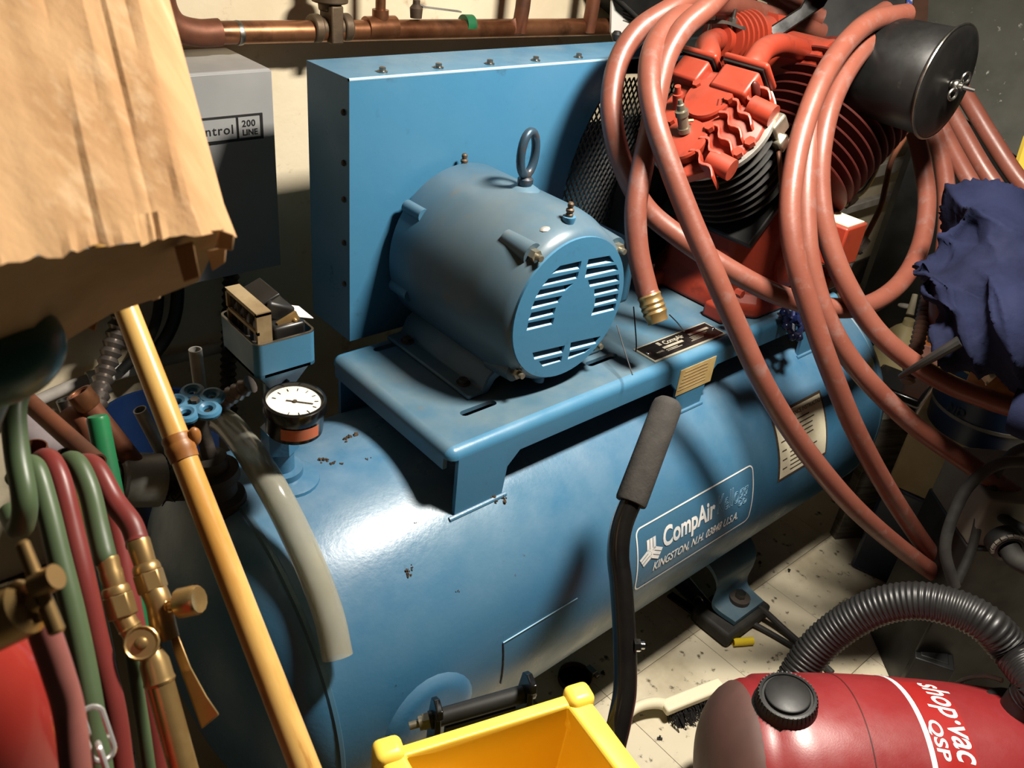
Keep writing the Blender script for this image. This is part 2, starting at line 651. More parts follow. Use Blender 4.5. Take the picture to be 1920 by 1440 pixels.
# three-legged emblem of stripes
v_, f_ = [], []
cx, cy = lx0 + .052, s0 + .098
for k in range(3):
    a = math.radians(90 + 120 * k)
    d = np.array([math.cos(a), math.sin(a)]); e = np.array([-d[1], d[0]])
    for j in range(3):
        o1 = -.0165 + .0115 * j
        b = len(v_)
        for (t, q) in ((.000, o1), (.040, o1), (.040, o1 + .0095), (.000, o1 + .0095)):
            p = d * t + e * q
            v_.append(np.array([cx + p[0], cy + p[1] * .95, 0]))
        f_.append((b, b + 1, b + 2, b + 3))
tanktext('logo_emblem', (v_, f_), 0, 0, 'print', tank)

# --- instruction sticker
sx0, sx1 = 1.924, 2.163
q1, q0 = arc(-1.252), arc(-1.42)
def patch(x0, x1, a0, a1, off, nx=2, ns=10):
    m = MB(); v = []; f = []
    for i in range(nx + 1):
        for j in range(ns + 1):
            v.append(ontank(x0 + (x1 - x0) * i / nx, a0 + (a1 - a0) * j / ns, off))
    for i in range(nx):
        for j in range(ns):
            a = i * (ns + 1) + j
            f.append((a, a + 1, a + ns + 2, a + ns + 1))
    return m.raw(v, f)
part('sticker_edge', patch(sx0 - .008, sx1 + .008, q0 - .008, q1 + .008, .0006), 'grime', tank)
part('instruction_sticker', patch(sx0, sx1, q0, q1, .0012), 'paper', tank)
tanktext('sticker_title', text2d('MAINTENANCE INSTRUCTIONS', .0165, 0, .0002), sx0 + .018, q1 - .022, 'paperink', tank, off=.0018)
m = MB()
random.seed(3)
for i in range(11):
    s_ = q1 - .038 - i * .0135
    ind = .05 if i > 2 else .07
    a = patch(sx0 + ind, sx0 + ind + random.uniform(.08, .15), s_, s_ + .0035, .0018, 1, 1)
    m.raw(a.v, a.f)
    if i > 2 and i % 2:
        a = patch(sx0 + .012, sx0 + .034, s_, s_ + .0035, .0018, 1, 1); m.raw(a.v, a.f)
part('sticker_text_lines', m, 'paperink', tank)

# --- overlapped plate edge low on the shell, scratches
pa, pb = onTank(943, 1205), onTank(1082, 1118)
m = MB().tube([ontank(pa[0] + (pb[0] - pa[0]) * t, arc(pa[2]) , .0008) for t in np.linspace(0, 1, 6)], .0014, 6)
part('scratch', m, 'bluelip', tank)
pc = onTank(936, 1282)
m = MB().tube([ontank(pa[0] + .002 * t, arc(pa[2]) + (arc(pc[2]) - arc(pa[2])) * t, .0008) for t in np.linspace(0, 1, 8)], .002, 6)
part('crack', m, 'darkblue', tank)
# crumbs of dried dirt
for (px, py, r) in ((655, 820, .012), (608, 862, .010), (622, 868, .006), (768, 1068, .006), (766, 1078, .006), (925, 928, .012), (940, 935, .010), (640, 870, .004), (690, 860, .004), (858, 1108, .003), (780, 980, .0025)):
    p = onTank(px, py)
    n_ = nrm([0, p[1] - TY, p[2] - TZ])
    rg_ = np.random.default_rng(int(px)); e1 = np.array([1.0, 0, 0]); e2 = np.cross(n_, e1)
    mm = MB()
    for k in range(7):
        c_ = p + e1 * rg_.normal(0, r * .8) + e2 * rg_.normal(0, r * .45)
        rr = r * rg_.uniform(.18, .5)
        k0 = len(mm.v)
        mm.sphere(c_, rr, 7, 5)
        for v in mm.v[k0:]:
            v += rg_.normal(0, rr * .25, 3)
    part('dirt_crumb', mm, 'grime', tank)

# --- feet
def foot(X, front=True):
    sgn = -1 if front else 1
    yb = TY + sgn * .345
    m = MB()
    # formed leg: a bent strap wrapping the shell down to a pad
    prof2 = [(TY + sgn * .12, TZ - math.sqrt(TR ** 2 - .12 ** 2) - .0), (TY + sgn * .26, TZ - math.sqrt(TR ** 2 - .26 ** 2) + .004),
             (TY + sgn * .33, FL + .20), (TY + sgn * .33, FL + .11), (TY + sgn * .35, FL + .08), (TY + sgn * .415, FL + .075)]
    L = [np.array([X, a, b]) for a, b in prof2]
    S = spline(L, 5)
    hw = [.12 - .045 * i / len(S) for i in range(len(S))]
    v = []; f = []
    for i, p in enumerate(S):
        for (dx, dz) in ((-hw[i], 0), (hw[i], 0), (hw[i], -.016), (-hw[i], -.016)):
            v.append(p + np.array([dx, 0, dz]))
    for i in range(len(S) - 1):
        for k in range(4):
            k2 = (k + 1) % 4
            f.append((i * 4 + k, i * 4 + k2, i * 4 + 4 + k2, i * 4 + 4 + k))
    f += [(3, 2, 1, 0), tuple(range(len(v) - 4, len(v)))]
    m.raw(v, f)
    ft = part('foot', m, 'bluegrey', AC)
    c = np.array([X + .01, TY + sgn * .365, FL + .085])
    part('foot_washer', MB().lathe(c, (0, 0, 1), [(-.01, .034), (.006, .034), (.006, .026)], 20), 'castiron', ft)
    part('foot_bolt', MB().hexnut(c, c + np.array([0, 0, .024]), .017), 'steel', ft)
    part('foot_pad', MB().bx(X - .125, X + .105, TY + sgn * .36 - .075, TY + sgn * .36 + .075, FL + .001, FL + .055), 'rubber', ft, bevel=.012)
foot(1.97); foot(.8); foot(1.97, False); foot(.8, False)
# reinforcement plate where the near foot meets the shell
m = MB(); v = []; f = []
cX, cS = onTank(805, 1335)[0], arc(onTank(805, 1335)[2])
for i in range(4):
    rr = (0.0, .07, .088, .098)[i]; off = (.012, .012, .008, .000)[i]
    for k in range(28):
        q = 2 * math.pi * k / 28
        v.append(ontank(cX + rr * 1.15 * math.cos(q), cS - .03 + rr * 1.2 * math.sin(q), off))
for i in range(3):
    for k in range(28):
        k2 = (k + 1) % 28
        f.append((i * 28 + k, i * 28 + k2, i * 28 + 28 + k2, i * 28 + 28 + k))
part('foot_gusset', m.raw(v, f), 'tankblue', tank, angle=60)

# --- drain pipe stub and side coupling at the near head
hp = np.array([.42, 1.30, -1.215])
cdir = nrm(at(215, 905, 1.60) - at(300, 905, 1.66))
c1 = at(318, 905, 1.66)
part('pipe_nipple', MB().cyl(c1 - cdir * .05, c1 + cdir * .12, .036, n=24), 'castiron', AC)
c2 = at(300, 900, 1.645)
cp = part('pipe_coupling', MB().lathe(c2, cdir, [(0, .044), (.004, .052), (.075, .052), (.08, .047), (.081, .036), (.05, .034)], 28), 'galv', AC)
m = MB()
rng = np.random.default_rng(4)
for k in range(26):
    q = rng.uniform(0, 6.28); u, w, a = frame(cdir)
    b = c2 - cdir * .004 + .042 * (math.cos(q) * u + math.sin(q) * w)
    m.tube([b, b + rng.normal(0, .008, 3) - cdir * .006, b + rng.normal(0, .012, 3) - cdir * .012], .0012, 4, 2)
part('thread_fibre', m, 'ink', cp)

# ------------------------------------------------------------------ base plate (saddle)
PX0, PX1, PY0, PY1, PZ = .853, 2.29, 1.031, 1.489, -1.0
def slot(cx, cy, L, w, n=6):
    out = []
    for k in range(n + 1):
        q = -math.pi / 2 + math.pi * k / n; out.append((cx + L / 2 + w * math.cos(q), cy + w * math.sin(q)))
    for k in range(n + 1):
        q = math.pi / 2 + math.pi * k / n; out.append((cx - L / 2 + w * math.cos(q), cy + w * math.sin(q)))
    return out
slots = [slot(1.003, 1.132, .075, .010), slot(.985, 1.45, .06, .009), slot(1.387, 1.138, .08, .0105), slot(1.40, 1.45, .07, .009), slot(1.02, 1.235, .018, .008), slot(1.022, 1.185, .018, .008)]
bv = .022
v, f = flat([(PX0 + bv, PY0 + bv), (PX1, PY0 + bv), (PX1, PY1 - bv), (PX0 + bv, PY1 - bv)], slots, .005)
base = part('base_plate', MB().raw([p + np.array([0, 0, PZ - .005]) for p in v], f), 'bluegrey', AC)
# rolled edges and skirts
def skirt(name, pts, vec):
    # profile from the top plate outwards, swept along vec
    P = []
    n = 6
    return None
def rolled(p0, p1, outw, drops, thick=.01):
    """edge from p0 to p1 (on the top, inset), rolling over outwards and down to the drop height given along the edge"""
    p0 = np.asarray(p0, float); p1 = np.asarray(p1, float); outw = np.asarray(outw, float)
    m = MB(); v = []; f = []
    ts = [d[0] for d in drops]
    n = 6
    for t, dz in drops:
        b = p0 + (p1 - p0) * t
        row = []
        for k in range(n + 1):
            q = math.pi / 2 * k / n
            row.append(b + outw * bv * math.sin(q) + np.array([0, 0, -bv * (1 - math.cos(q))]))
        row.append(b + outw * bv + np.array([0, 0, -dz]))
        inner = [r - outw * thick * min(1, i / n) - np.array([0, 0, thick if i < n else 0]) for i, r in enumerate(row)]
        v += row + inner[::-1]
    c = 2 * (n + 2)
    for i in range(len(drops) - 1):
        for k in range(c):
            k2 = (k + 1) % c
            f.append((i * c + k, i * c + k2, i * c + c + k2, i * c + c + k))
    f += [tuple(range(c))[::-1], tuple(range(len(v) - c, len(v)))]
    return m.raw(v, f)
Lx = PX1 - PX0 - bv
def tt(X):
    return (X - PX0 - bv) / Lx
low, high = .172, .062
def leg(xa, xb, ra=.032, rb=.032):
    d = []
    if xa is not None:
        for k in range(6):
            q = math.pi / 2 * k / 5
            d.append((tt(xa - ra * math.cos(q)), high + (low * .45 - high + .04) * 0 + (ra) * (1 - math.cos(math.pi / 2 * k / 5)) ))
        d.append((tt(xa + .008), low))
    if xb is not None:
        d.append((tt(xb - .008), low))
        for k in range(6):
            q = math.pi / 2 * k / 5
            d.append((tt(xb + rb * math.sin(q)), high + rb * (1 - math.sin(q))))
    return d
drops = [(0, low)] + leg(None, 1.01) + leg(1.57, 1.69) + leg(2.14, None) + [(1, low)]
front = part('front_skirt', rolled((PX0 + bv, PY0 + bv, PZ), (PX1, PY0 + bv, PZ), (0, -1, 0), drops), 'blue', base, angle=40)
part('rear_skirt', rolled((PX0 + bv, PY1 - bv, PZ), (PX1, PY1 - bv, PZ), (0, 1, 0), drops), 'blue', base, angle=40)
part('end_skirt', rolled((PX0 + bv, PY1 - bv, PZ), (PX0 + bv, PY0 + bv, PZ), (-1, 0, 0), [(0, .05), (1, .05)]), 'bluegrey', base, angle=40)
part('end_skirt', rolled((PX1 - bv, PY1 - bv, PZ), (PX1 - bv, PY0 + bv, PZ), (1, 0, 0), [(0, .05), (1, .05)]), 'bluegrey', base, angle=40)
for (ox, oy, sx, sy) in ((PX0 + bv, PY0 + bv, -1, -1), (PX0 + bv, PY1 - bv, -1, 1)):
    m = MB(); v = []; f = []
    n = 6
    for i in range(n + 1):
        for j in range(n + 1):
            a = math.pi / 2 * i / n; b = math.pi / 2 * j / n
            v.append(np.array([ox + sx * bv * math.sin(a) * math.cos(b), oy + sy * bv * math.sin(a) * math.sin(b), PZ - bv * (1 - math.cos(a))]))
    for i in range(n):
        for j in range(n):
            q = i * (n + 1) + j
            f.append((q, q + 1, q + n + 2, q + n + 1))
    part('corner', m.raw(v, f), 'blue', base)
# leg feet welded along the shell
for xa, xb in ((.86, 1.012), (1.575, 1.69), (2.14, 2.285)):
    m = MB().tube([np.array([xa, PY0 - .002, PZ - .168]), np.array([xb, PY0 - .002, PZ - .168])], .0055, 8)
    part('weld_bead', m, 'tankblue', base)
# name plate
nc = np.array([1.625, 1.093, PZ])
npR = np.eye(3)
part('name_plate', MB().bx(1.488, 1.768, 1.056, 1.128, PZ + .001, PZ + .004), 'platerim', base)
part('name_plate_face', MB().bx(1.493, 1.763, 1.061, 1.123, PZ + .004, PZ + .0052), 'plate', base)
ex, ey, ez = np.eye(3)
m = place(text2d('CompAir', .022, 0, .0004, spacing=.9), (1.575, 1.100, PZ), ex, ey, ez, .0056)
part('name_plate_lettering', m, 'platerim', base)
m = place(text2d('MODEL', .008), (1.522, 1.079, PZ), ex, ey, ez, .0056)
part('name_plate_small_lettering', m, 'platerim', base)
m = MB()
for (a, b, c, d) in ((1.556, 1.632, 1.086, 1.094), (1.67, 1.748, 1.098, 1.106), (1.556, 1.60, 1.079, 1.081), (1.556, 1.612, 1.074, 1.076), (1.66, 1.73, 1.090, 1.092), (1.66, 1.72, 1.085, 1.087), (1.66, 1.705, 1.080, 1.082), (1.65, 1.70, 1.075, 1.077)):
    m.bx(a, b, c, d, PZ + .0052, PZ + .0058)
for k in range(3):
    m.bx(1.556 + .0 * k, 1.567, 1.103 + .005 * k, 1.107 + .005 * k, PZ + .0052, PZ + .0058)
part('name_plate_fields', m, 'platerim', base)
for X in (1.502, 1.757):
    part('rivet', MB().sphere((X, 1.092, PZ + .005), (.007, .007, .004), 12, 8), 'chrome', base)
# yellow notice on the skirt
a_, b_ = onY(1232, 702, PY0), onY(1333, 660, PY0)
part('notice_sticker', MB().bx(1.565, 1.708, PY0 - .0012, PY0 - .0002, PZ - .108, PZ - .032), 'yellowpaper', base)
m = MB()
for k in range(6):
    z = PZ - .042 - .010 * k
    m.bx(1.585 - .003 * k, 1.685 + .003 * (k % 3) - .01, PY0 - .0018, PY0 - .0012, z - .0018, z)
part('notice_text_lines', m, 'tanbracket', base)
# loose wires
for pts in (((1188, 575, 2.0), (1193, 640, 1.99), (1192, 660, 1.985)), ((1157, 610, 1.98), (1172, 660, 1.96), (1186, 703, 1.93)), ((1255, 590, 2.05), (1270, 605, 2.06), (1283, 622, 2.055))):
    part('loose_wire', MB().tube([at(*p) for p in pts], .0016, 5, 4), 'ink', base)

# ------------------------------------------------------------------ belt guard
GX0, GX1, GY0, GY1, GZ0, GZ1 = .921, 2.62, 1.514, 1.684, -1.0, -.405
guard = part('belt_guard', MB().bx(GX0, GX1, GY0, GY1, GZ1 - .005, GZ1), 'blue', AC, 'blue sheet steel belt guard')
gc = (2.09, -.80); gr = .525
outer = [(GX0, GZ0), (1.62, GZ0)]
for k in range(13):
    q = math.radians(203 - (203 - 124) * k / 12)
    outer.append((gc[0] + gr * math.cos(q), gc[1] + gr * math.sin(q)))
outer += [(2.02, GZ1 - .055), (GX1, GZ1 - .055), (GX1, GZ1), (GX0, GZ1)]
v, f = flat(outer, [], .003)
part('front_panel', MB().raw([np.array([p[0], GY0 + .003 + p[2], p[1]]) for p in v], f), 'blue', guard)
part('end_panel', MB().bx(GX0, GX0 + .006, GY0 + .006, GY1, GZ0, GZ1 - .005), 'blue', guard)
part('end_panel', MB().bx(GX1 - .006, GX1, GY0 + .006, GY1, GZ0, GZ1 - .005), 'blue', guard)
part('edge_bead', MB().cyl((GX0, GY0 + .002, GZ1 - .002), (1.9, GY0 + .002, GZ1 - .002), .0035, n=8), 'bluelip', guard)
for k, X in enumerate((1.02, 1.164, 1.308, 1.449, 1.592, 1.74, 1.88)):
    s_ = part('screw', MB().lathe((X, 1.547, GZ1), (0, 0, 1), [(0, .011), (.003, .011), (.004, .007), (.010, .007), (.0105, .005)], 12), 'steel', guard)
for (X, Z) in ((.918, -.475), (.918, -.58), (.918, -.66), (.918, -.76), (.918, -.86)):
    part('screw', MB().lathe((GX0, 1.535, Z), (-1, 0, 0), [(0, .007), (.004, .006), (.006, .003)], 10), 'castiron', guard)
for px, py in ((1155, 77), (1222, 92)):
    c = onZ(px, py, GZ1)
    part('knob', MB().lathe(c, (0, 0, 1), [(0, .009), (.008, .014), (.018, .015), (.026, .009)], 14), 'black', guard)
# expanded metal in the open part
m = MB()
px_, pz_ = .0175, .0150
for i in range(0, 116):
    for j in range(0, 36):
        x = 1.56 + px_ * .5 * i; z = -.985 + pz_ * j
        if x > 2.55 or z > -.47:
            continue
        s = 1 if (i + j) % 2 else -1
        a = np.array([x, GY0 + .012, z]); b = np.array([x + px_ * .5, GY0 + .012, z + pz_ * s * .5 - pz_ * s * .0])
        if s > 0:
            b = np.array([x + px_ * .5, GY0 + .012, z + pz_])
            m.tube([a, b], .0031, 4, 1, smooth=False)
        else:
            a = np.array([x, GY0 + .012, z + pz_])
            b = np.array([x + px_ * .5, GY0 + .012, z])
            m.tube([a, b], .0031, 4, 1, smooth=False)
part('back_panel', MB().bx(GX0 + .006, GX1 - .006, GY1 - .004, GY1, GZ0, -.62), 'blue', guard)
em = part('expanded_metal', m, 'black', guard, smooth=False)
em['kind'] = 'stuff'

# ------------------------------------------------------------------ motor
MX, MZ, MR = 1.205, -.80, .197
Y0m, Y1m = 1.10, 1.50
prof = [(0, .05), (0, MR - .012), (.012, MR), (.30, MR), (.325, MR - .003), (.355, MR - .012), (.382, MR - .021), (.394, MR - .030), (.398, MR - .036), (.396, MR - .040), (.35, MR - .042)]
motor = part('motor', MB().lathe((MX, Y1m, MZ), (0, -1, 0), prof, 64), 'motorpaint', AC, 'blue electric motor', angle=40)
fr_ = MR - .036
def inface(x, z):
    return math.hypot(x, z) < fr_ - .016
def onface(px, py):
    p = onY(px, py, Y0m); return (p[0] - MX, p[2] - MZ)
lou = []
quads = [((1050, 510), (1087, 490), (1082, 503), (1031, 512)), ]
rows = [  # left column, right column: (px of top left, top right, bottom right, bottom left)
    [(1048, 497), (1088, 488), (1085, 503), (1030, 513)], [(1026, 521), (1083, 508), (1080, 521), (1013, 536)],
    [(1010, 542), (1073, 530), (1058, 544), (1001, 558)], [(1000, 563), (1052, 553), (1045, 566), (993, 579)],
    [(994, 585), (1040, 575), (1036, 588), (988, 600)], [(988, 604), (1037, 594), (1034, 607), (985, 619)],
    [(1101, 485), (1141, 478), (1149, 490), (1097, 500)], [(1098, 503), (1153, 495), (1157, 505), (1094, 520)],
    [(1100, 524), (1158, 513), (1159, 525), (1104, 537)], [(1112, 541), (1159, 531), (1158, 543), (1112, 554)],
    [(1114, 558), (1157, 549), (1155, 562), (1112, 573)], [(1111, 576), (1153, 567), (1150, 580), (1106, 591)],
    [(996, 660), (1057, 646), (1053, 660), (1000, 673)], [(1008, 676), (1052, 666), (1050, 676), (1016, 686)],
    [(1068, 641), (1124, 629), (1116, 643), (1066, 656)], [(1066, 659), (1107, 650), (1095, 660), (1062, 673)]]
holes = [[onface(*p) for p in r] for r in rows]
circ_ = [(fr_ * math.cos(q), fr_ * math.sin(q)) for q in np.linspace(0, 2 * math.pi, 64, endpoint=False)]
v, f = flat(circ_, holes, .003)
bell = part('end_bell', MB().raw([np.array([MX + p[0], Y0m - .001 + p[2], MZ + p[1]]) for p in v], f), 'blue', motor)
# black disc behind the louvres, the dark inside put into its colour
part('vent_shade', MB().cyl((MX, Y0m + .046, MZ), (MX, Y0m + .049, MZ), fr_ - .008, n=40), 'ink', motor)
for h in holes:
    h = [np.array([MX + a, Y0m, MZ + b]) for a, b in h]
    tl, tr, br, bl = h
    # sloping lip along the lower edge of each opening
    hgt_ = (tl - bl + tr - br) / 2
    back = np.array([0, .010, 0])
    q = [bl + np.array([0, -.002, 0]), br + np.array([0, -.002, 0]), br + hgt_ * .42 + back, bl + hgt_ * .42 + back]
    part('louver', MB().prism(q, (0, .0015, -.001)), 'bluelip', motor, smooth=False)  # pale blue lips: the light they catch is put into the colour
# through bolts in their lugs
for (px, py, sx, sz) in ((1012, 492, -1, 1), (1166, 463, 1, 1), (977, 692, -1, -1), (1124, 652, 1, -1)):
    p = onY(px, py, Y0m + .01)
    d = nrm([p[0] - MX, 0, p[2] - MZ])
    p = np.array([MX, p[1], MZ]) + d * (MR - .022)
    part('lug', MB().cyl(p + np.array([0, .012, 0]), p + np.array([0, .085, 0]) + d * .012, .024, .018, 18), 'motorpaint', motor)
    part('bolt', MB().hexnut(p + np.array([0, -.004, 0]), p + np.array([0, .012, 0]), .0135).cyl(p + np.array([0, -.016, 0]), p, .0065, n=12), 'zinc', motor)
for (a, yy) in ((142, 1.47), (35, 1.47), (200, 1.47)):
    q = math.radians(a); d = np.array([math.cos(q), 0, math.sin(q)])
    p = np.array([MX, yy, MZ]) + d * (MR - .006)
    part('lug', MB().cyl(p + np.array([0, .02, 0]), p - np.array([0, .045, 0]), .016, n=16), 'bluegrey', motor)
# cast points on the bell rim
for a in (90, 228, 262):
    q = math.radians(a); d = np.array([math.cos(q), 0, math.sin(q)])
    p = np.array([MX, Y0m + .03, MZ]) + d * (MR - .022)
    part('boss', MB().lathe(p + d * .018 + np.array([0, .008, 0]), -d, [(0, .014), (.006, .014), (.05, .002)], 14), 'blue', motor)
def grease(p):
    part('grease_fitting', MB().lathe(p, (0, 0, 1), [(0, .008), (.006, .008), (.008, .006), (.012, .0085), (.016, .0085), (.019, .005), (.023, .0065), (.028, .0065), (.031, .004)], 14), 'bronze', motor)
grease(np.array([MX + .0, Y0m + .038, MZ + MR - .005])); grease(np.array([MX + .004, 1.492, MZ + MR - .010]))
# eye bolt
eb = np.array([MX + .02, 1.30, MZ + MR - .003])
part('eye_bolt_boss', MB().lathe(eb - np.array([0, 0, .006]), (0, 0, 1), [(0, .036), (.006, .034), (.014, .022), (.016, .014)], 24), 'bluegrey', motor)
part('eye_bolt', MB().lathe(eb, (0, 0, 1), [(.008, .014), (.014, .017), (.024, .017), (.028, .012), (.034, .012)], 16).tube([eb + np.array([.026 * math.sin(q), .006 * math.sin(q), .078 - .046 * math.cos(q)]) for q in np.linspace(0, 2 * math.pi, 24, endpoint=False)], .0095, 12, 1, True), 'eyesteel', motor)
# motor feet
for sx in (-1, 1):
    pr = [(sx * .105, MZ - .160), (sx * .120, MZ - .135), (sx * .150, PZ + .045), (sx * .165, PZ + .012), (sx * .205, PZ + .010), (sx * .205, PZ + .001), (sx * .150, PZ + .001), (sx * .130, PZ + .030)]
    m = MB().prism([np.array([MX + a, 1.165, b]) for a, b in pr], (0, .315, 0))
    ft = part('motor_foot', m, 'bluegrey', motor, bevel=.004)
    for yy in (1.215, 1.43):
        part('hold_down_bolt', MB().lathe((MX + sx * .180, yy, PZ + .010), (0, 0, 1), [(0, .016), (.004, .016), (.004, .010), (.012, .010)], 14), 'castiron', motor)
# conduit box
cb = [onY(1145, 432, 1.19), onY(1200, 458, 1.19), onY(1178, 560, 1.19), onY(1150, 580, 1.19)]
m = MB().bx(1.36, 1.487, 1.168, 1.37, -.885, -.725)
part('conduit_box', m, 'blue', motor, bevel=.012)
part('rim_chip', MB().sphere((MX - .055, Y0m + .045, MZ + math.sqrt((MR - .012) ** 2 - .055 ** 2) - .0045), (.016, .010, .006), 10, 6), 'galv', motor)

# ------------------------------------------------------------------ pump
CR = np.array([2.07, 1.25, -.80])
S2 = 1 / math.sqrt(2)
aL, uL = np.array([-S2, 0, S2]), np.array([S2, 0, S2])
wY = np.array([0, 1.0, 0])
# crankcase: octagonal block on a flange
def octo(z, hx, hy, c, cx=2.07, cy=1.255):
    return [np.array(p) for p in ((cx - hx + c, cy - hy, z), (cx + hx - c, cy - hy, z), (cx + hx, cy - hy + c, z), (cx + hx, cy + hy - c, z), (cx + hx - c, cy + hy, z), (cx - hx + c, cy + hy, z), (cx - hx, cy + hy - c, z), (cx - hx, cy - hy + c, z))]
def loft(rings):
    m = MB(); n = len(rings[0]); v = []; f = []
    for r in rings:
        v += r
    for i in range(len(rings) - 1):
        for k in range(n):
            k2 = (k + 1) % n
            f.append((i * n + k, i * n + k2, i * n + n + k2, i * n + n + k))
    f += [tuple(range(n))[::-1], tuple(range(len(v) - n, len(v)))]
    return m.raw(v, f)
pump = part('pump_crankcase', loft([octo(-.999, .225, .19, .07), octo(-.965, .225, .19, .07), octo(-.93, .205, .172, .07), octo(-.79, .215, .172, .075), octo(-.755, .20, .165, .07), octo(-.62, .10, .15, .04)]), 'red', AC, 'red compressor pump crankcase', bevel=.010)
for (x, y) in ((1.835, 1.13), (1.835, 1.38), (2.30, 1.10), (2.30, 1.38)):
    part('mounting_lug', MB().bx(x - .035, x + .035, y - .035, y + .035, -.999, -.955), 'red', pump, bevel=.008)
    part('mounting_bolt', MB().hexnut((x - .012, y, -.955), (x - .012, y, -.935), .014), 'red', pump)
part('bearing_cap', MB().lathe((2.05, 1.085, -.85), (0, -1, 0), [(0, .085), (.012, .085), (.02, .07), (.024, .02)], 28), 'red', pump)
part('cover_bolt', MB().hexnut(at(1380, 547, 2.15), at(1380, 547, 2.15) - np.array([0, .02, 0]), .011), 'red', pump)
part('maker_plate', MB().bx(2.285, 2.291, 1.10, 1.24, -.86, -.80), 'paper', pump)
# right hand box with paper tag
pr_ = at(1555, 445, 2.36)
part('unloader_box', MB().box(at(1568, 450, 2.40), (.11, .10, .12)), 'red', pump, bevel=.006)
part('paper_tag', MB().box(at(1568, 450, 2.40) + np.array([0, 0, .062]), (.085, .085, .003)), 'paper', pump)

# near cylinder: barrel, fins, gasket ring, head
LC = np.array([1.77, 1.25, -.505])
part('cylinder_barrel', MB().cyl(CR + aL * .02, LC, .112, n=40), 'black', pump)
for k in range(8):
    c = LC - aL * (.018 + k * .026)
    part('cooling_fin', MB().lathe(c, aL, [(-.004, .100), (-.004, .152), (0, .155), (.004, .152), (.004, .100)], 48), 'rubber', pump)
part('cylinder_base', MB().box(CR + aL * .165, (.30, .30, .022), np.stack([uL, wY, aL], 1)), 'black', pump, bevel=.006)
part('head_gasket', MB().lathe(LC, aL, [(-.012, .158), (-.010, .160), (.002, .160), (.003, .156)], 56), 'galv', pump)
hb = [(.135 * math.cos(q) * (1.0), .118 * math.sin(q)) for q in np.linspace(0, 2 * math.pi, 14, endpoint=False)]
def H(u, w, h):
    return LC + uL * u + wY * w + aL * h * .68
head = part('cylinder_head', loft([[H(.15 * math.cos(q), .15 * math.sin(q), 0) for q in np.linspace(0, 2 * math.pi, 20, endpoint=False)],
                                   [H(.148 * math.cos(q), .148 * math.sin(q), .016) for q in np.linspace(0, 2 * math.pi, 20, endpoint=False)],
                                   [H(.125 * math.cos(q), .105 * math.sin(q) + .01, .05) for q in np.linspace(0, 2 * math.pi, 20, endpoint=False)],
                                   [H(.110 * math.cos(q), .085 * math.sin(q) + .03, .068) for q in np.linspace(0, 2 * math.pi, 20, endpoint=False)]]), 'red', pump, bevel=.004)
def disc(u, w, r, h0, h1, name='valve_cover'):
    part(name, MB().lathe(H(u, w, h0), aL, [(0, r * .92), ((h1 - h0) * .68 - .006, r), ((h1 - h0) * .68, r - .003)], 32), 'red', pump)
disc(.030, .005, .060, .05, .094)
disc(-.092, -.012, .058, .05, .094)
m = MB()
fv = text2d('17', .026, 0, .0006)
part('cast_number', place(fv, H(.012, -.030, .0945), nrm(uL * .45 - wY * .9), nrm(uL * .9 + wY * .45), aL), 'reddark', pump)
for (u, w) in ((.052, .052), (.040, -.052), (-.045, -.058), (-.125, .040), (-.06, .048)):
    part('head_bolt', MB().hexnut(H(u, w, .085), H(u, w, .106), .011), 'red', pump)
for (u, w) in ((-.055, -.132), (.085, -.118), (-.135, -.075), (.12, .06), (-.02, -.142)):
    part('head_bolt', MB().hexnut(H(u, w, .014), H(u, w, .034), .013), 'red', pump)
# chevron fins along the front of the head
for k in range(7):
    u0 = -.135 + .038 * k
    pts = [H(u0 + .02, -.052, .070), H(u0 + .028, -.072, .060), H(u0 + .006, -.088, .052), H(u0 + .010, -.112, .040), H(u0 - .008, -.130, .026)]
    P = spline(pts, 3)
    v = []; f = []
    for p in P:
        for (du, dh) in ((-.004, .020), (.004, .020), (.005, -.03), (-.005, -.03)):
            v.append(p + uL * du + aL * dh)
    for i in range(len(P) - 1):
        for q in range(4):
            f.append((i * 4 + q, i * 4 + (q + 1) % 4, i * 4 + 4 + (q + 1) % 4, i * 4 + 4 + q))
    f += [(3, 2, 1, 0), tuple(range(len(v) - 4, len(v)))]
    part('head_fin', MB().raw(v, f), 'red', pump, bevel=.0015)
for (u, w, h) in ((-.100, -.148, .022), (.060, -.150, .022)):
    part('head_boss', MB().cyl(H(u, w, h), H(u, w + .06, h + .02), .026, n=20), 'red', pump)
part('head_corner', loft([[H(u, w, h) for u, w in ((-.19, -.03), (-.13, -.10), (-.10, -.07), (-.15, .01))] for h in (.0, .045)]), 'red', pump, bevel=.005)
# ports
def port(px0, pxc, size, name):
    pass
blk = part('discharge_port', loft([[H(u, w, h) for u, w in ((.055, -.085), (.125, -.085), (.125, .02), (.055, .02))] for h in (.03, .105)]), 'red', pump, bevel=.008)
part('port_gasket', loft([[H(u, w, h) for u, w in ((.125, -.09), (.130, -.09), (.130, .025), (.125, .025))] for h in (.0, .112)]), 'black', pump)
part('port_flange', loft([[H(u, w, h) for u, w in ((.130, -.098), (.147, -.098), (.147, .032), (.130, .032))] for h in (-.005, .122)]), 'red', pump, bevel=.008)
part('slot_shade', MB().sphere(H(.092, -.088, .068), (.012, .010, .03), 12, 8, np.stack([uL, wY, aL], 1)), 'reddark', pump)  # low dark red lump; the shade of the slot is in its colour
blk2 = part('intake_port', loft([[H(u, w, h) for u, w in ((.05, .055), (.115, .055), (.115, .14), (.05, .14))] for h in (.03, .11)]), 'red', pump, bevel=.008)
part('port_gasket', loft([[H(u, w, h) for u, w in ((.115, .05), (.120, .05), (.120, .145), (.115, .145))] for h in (.005, .115)]), 'black', pump)
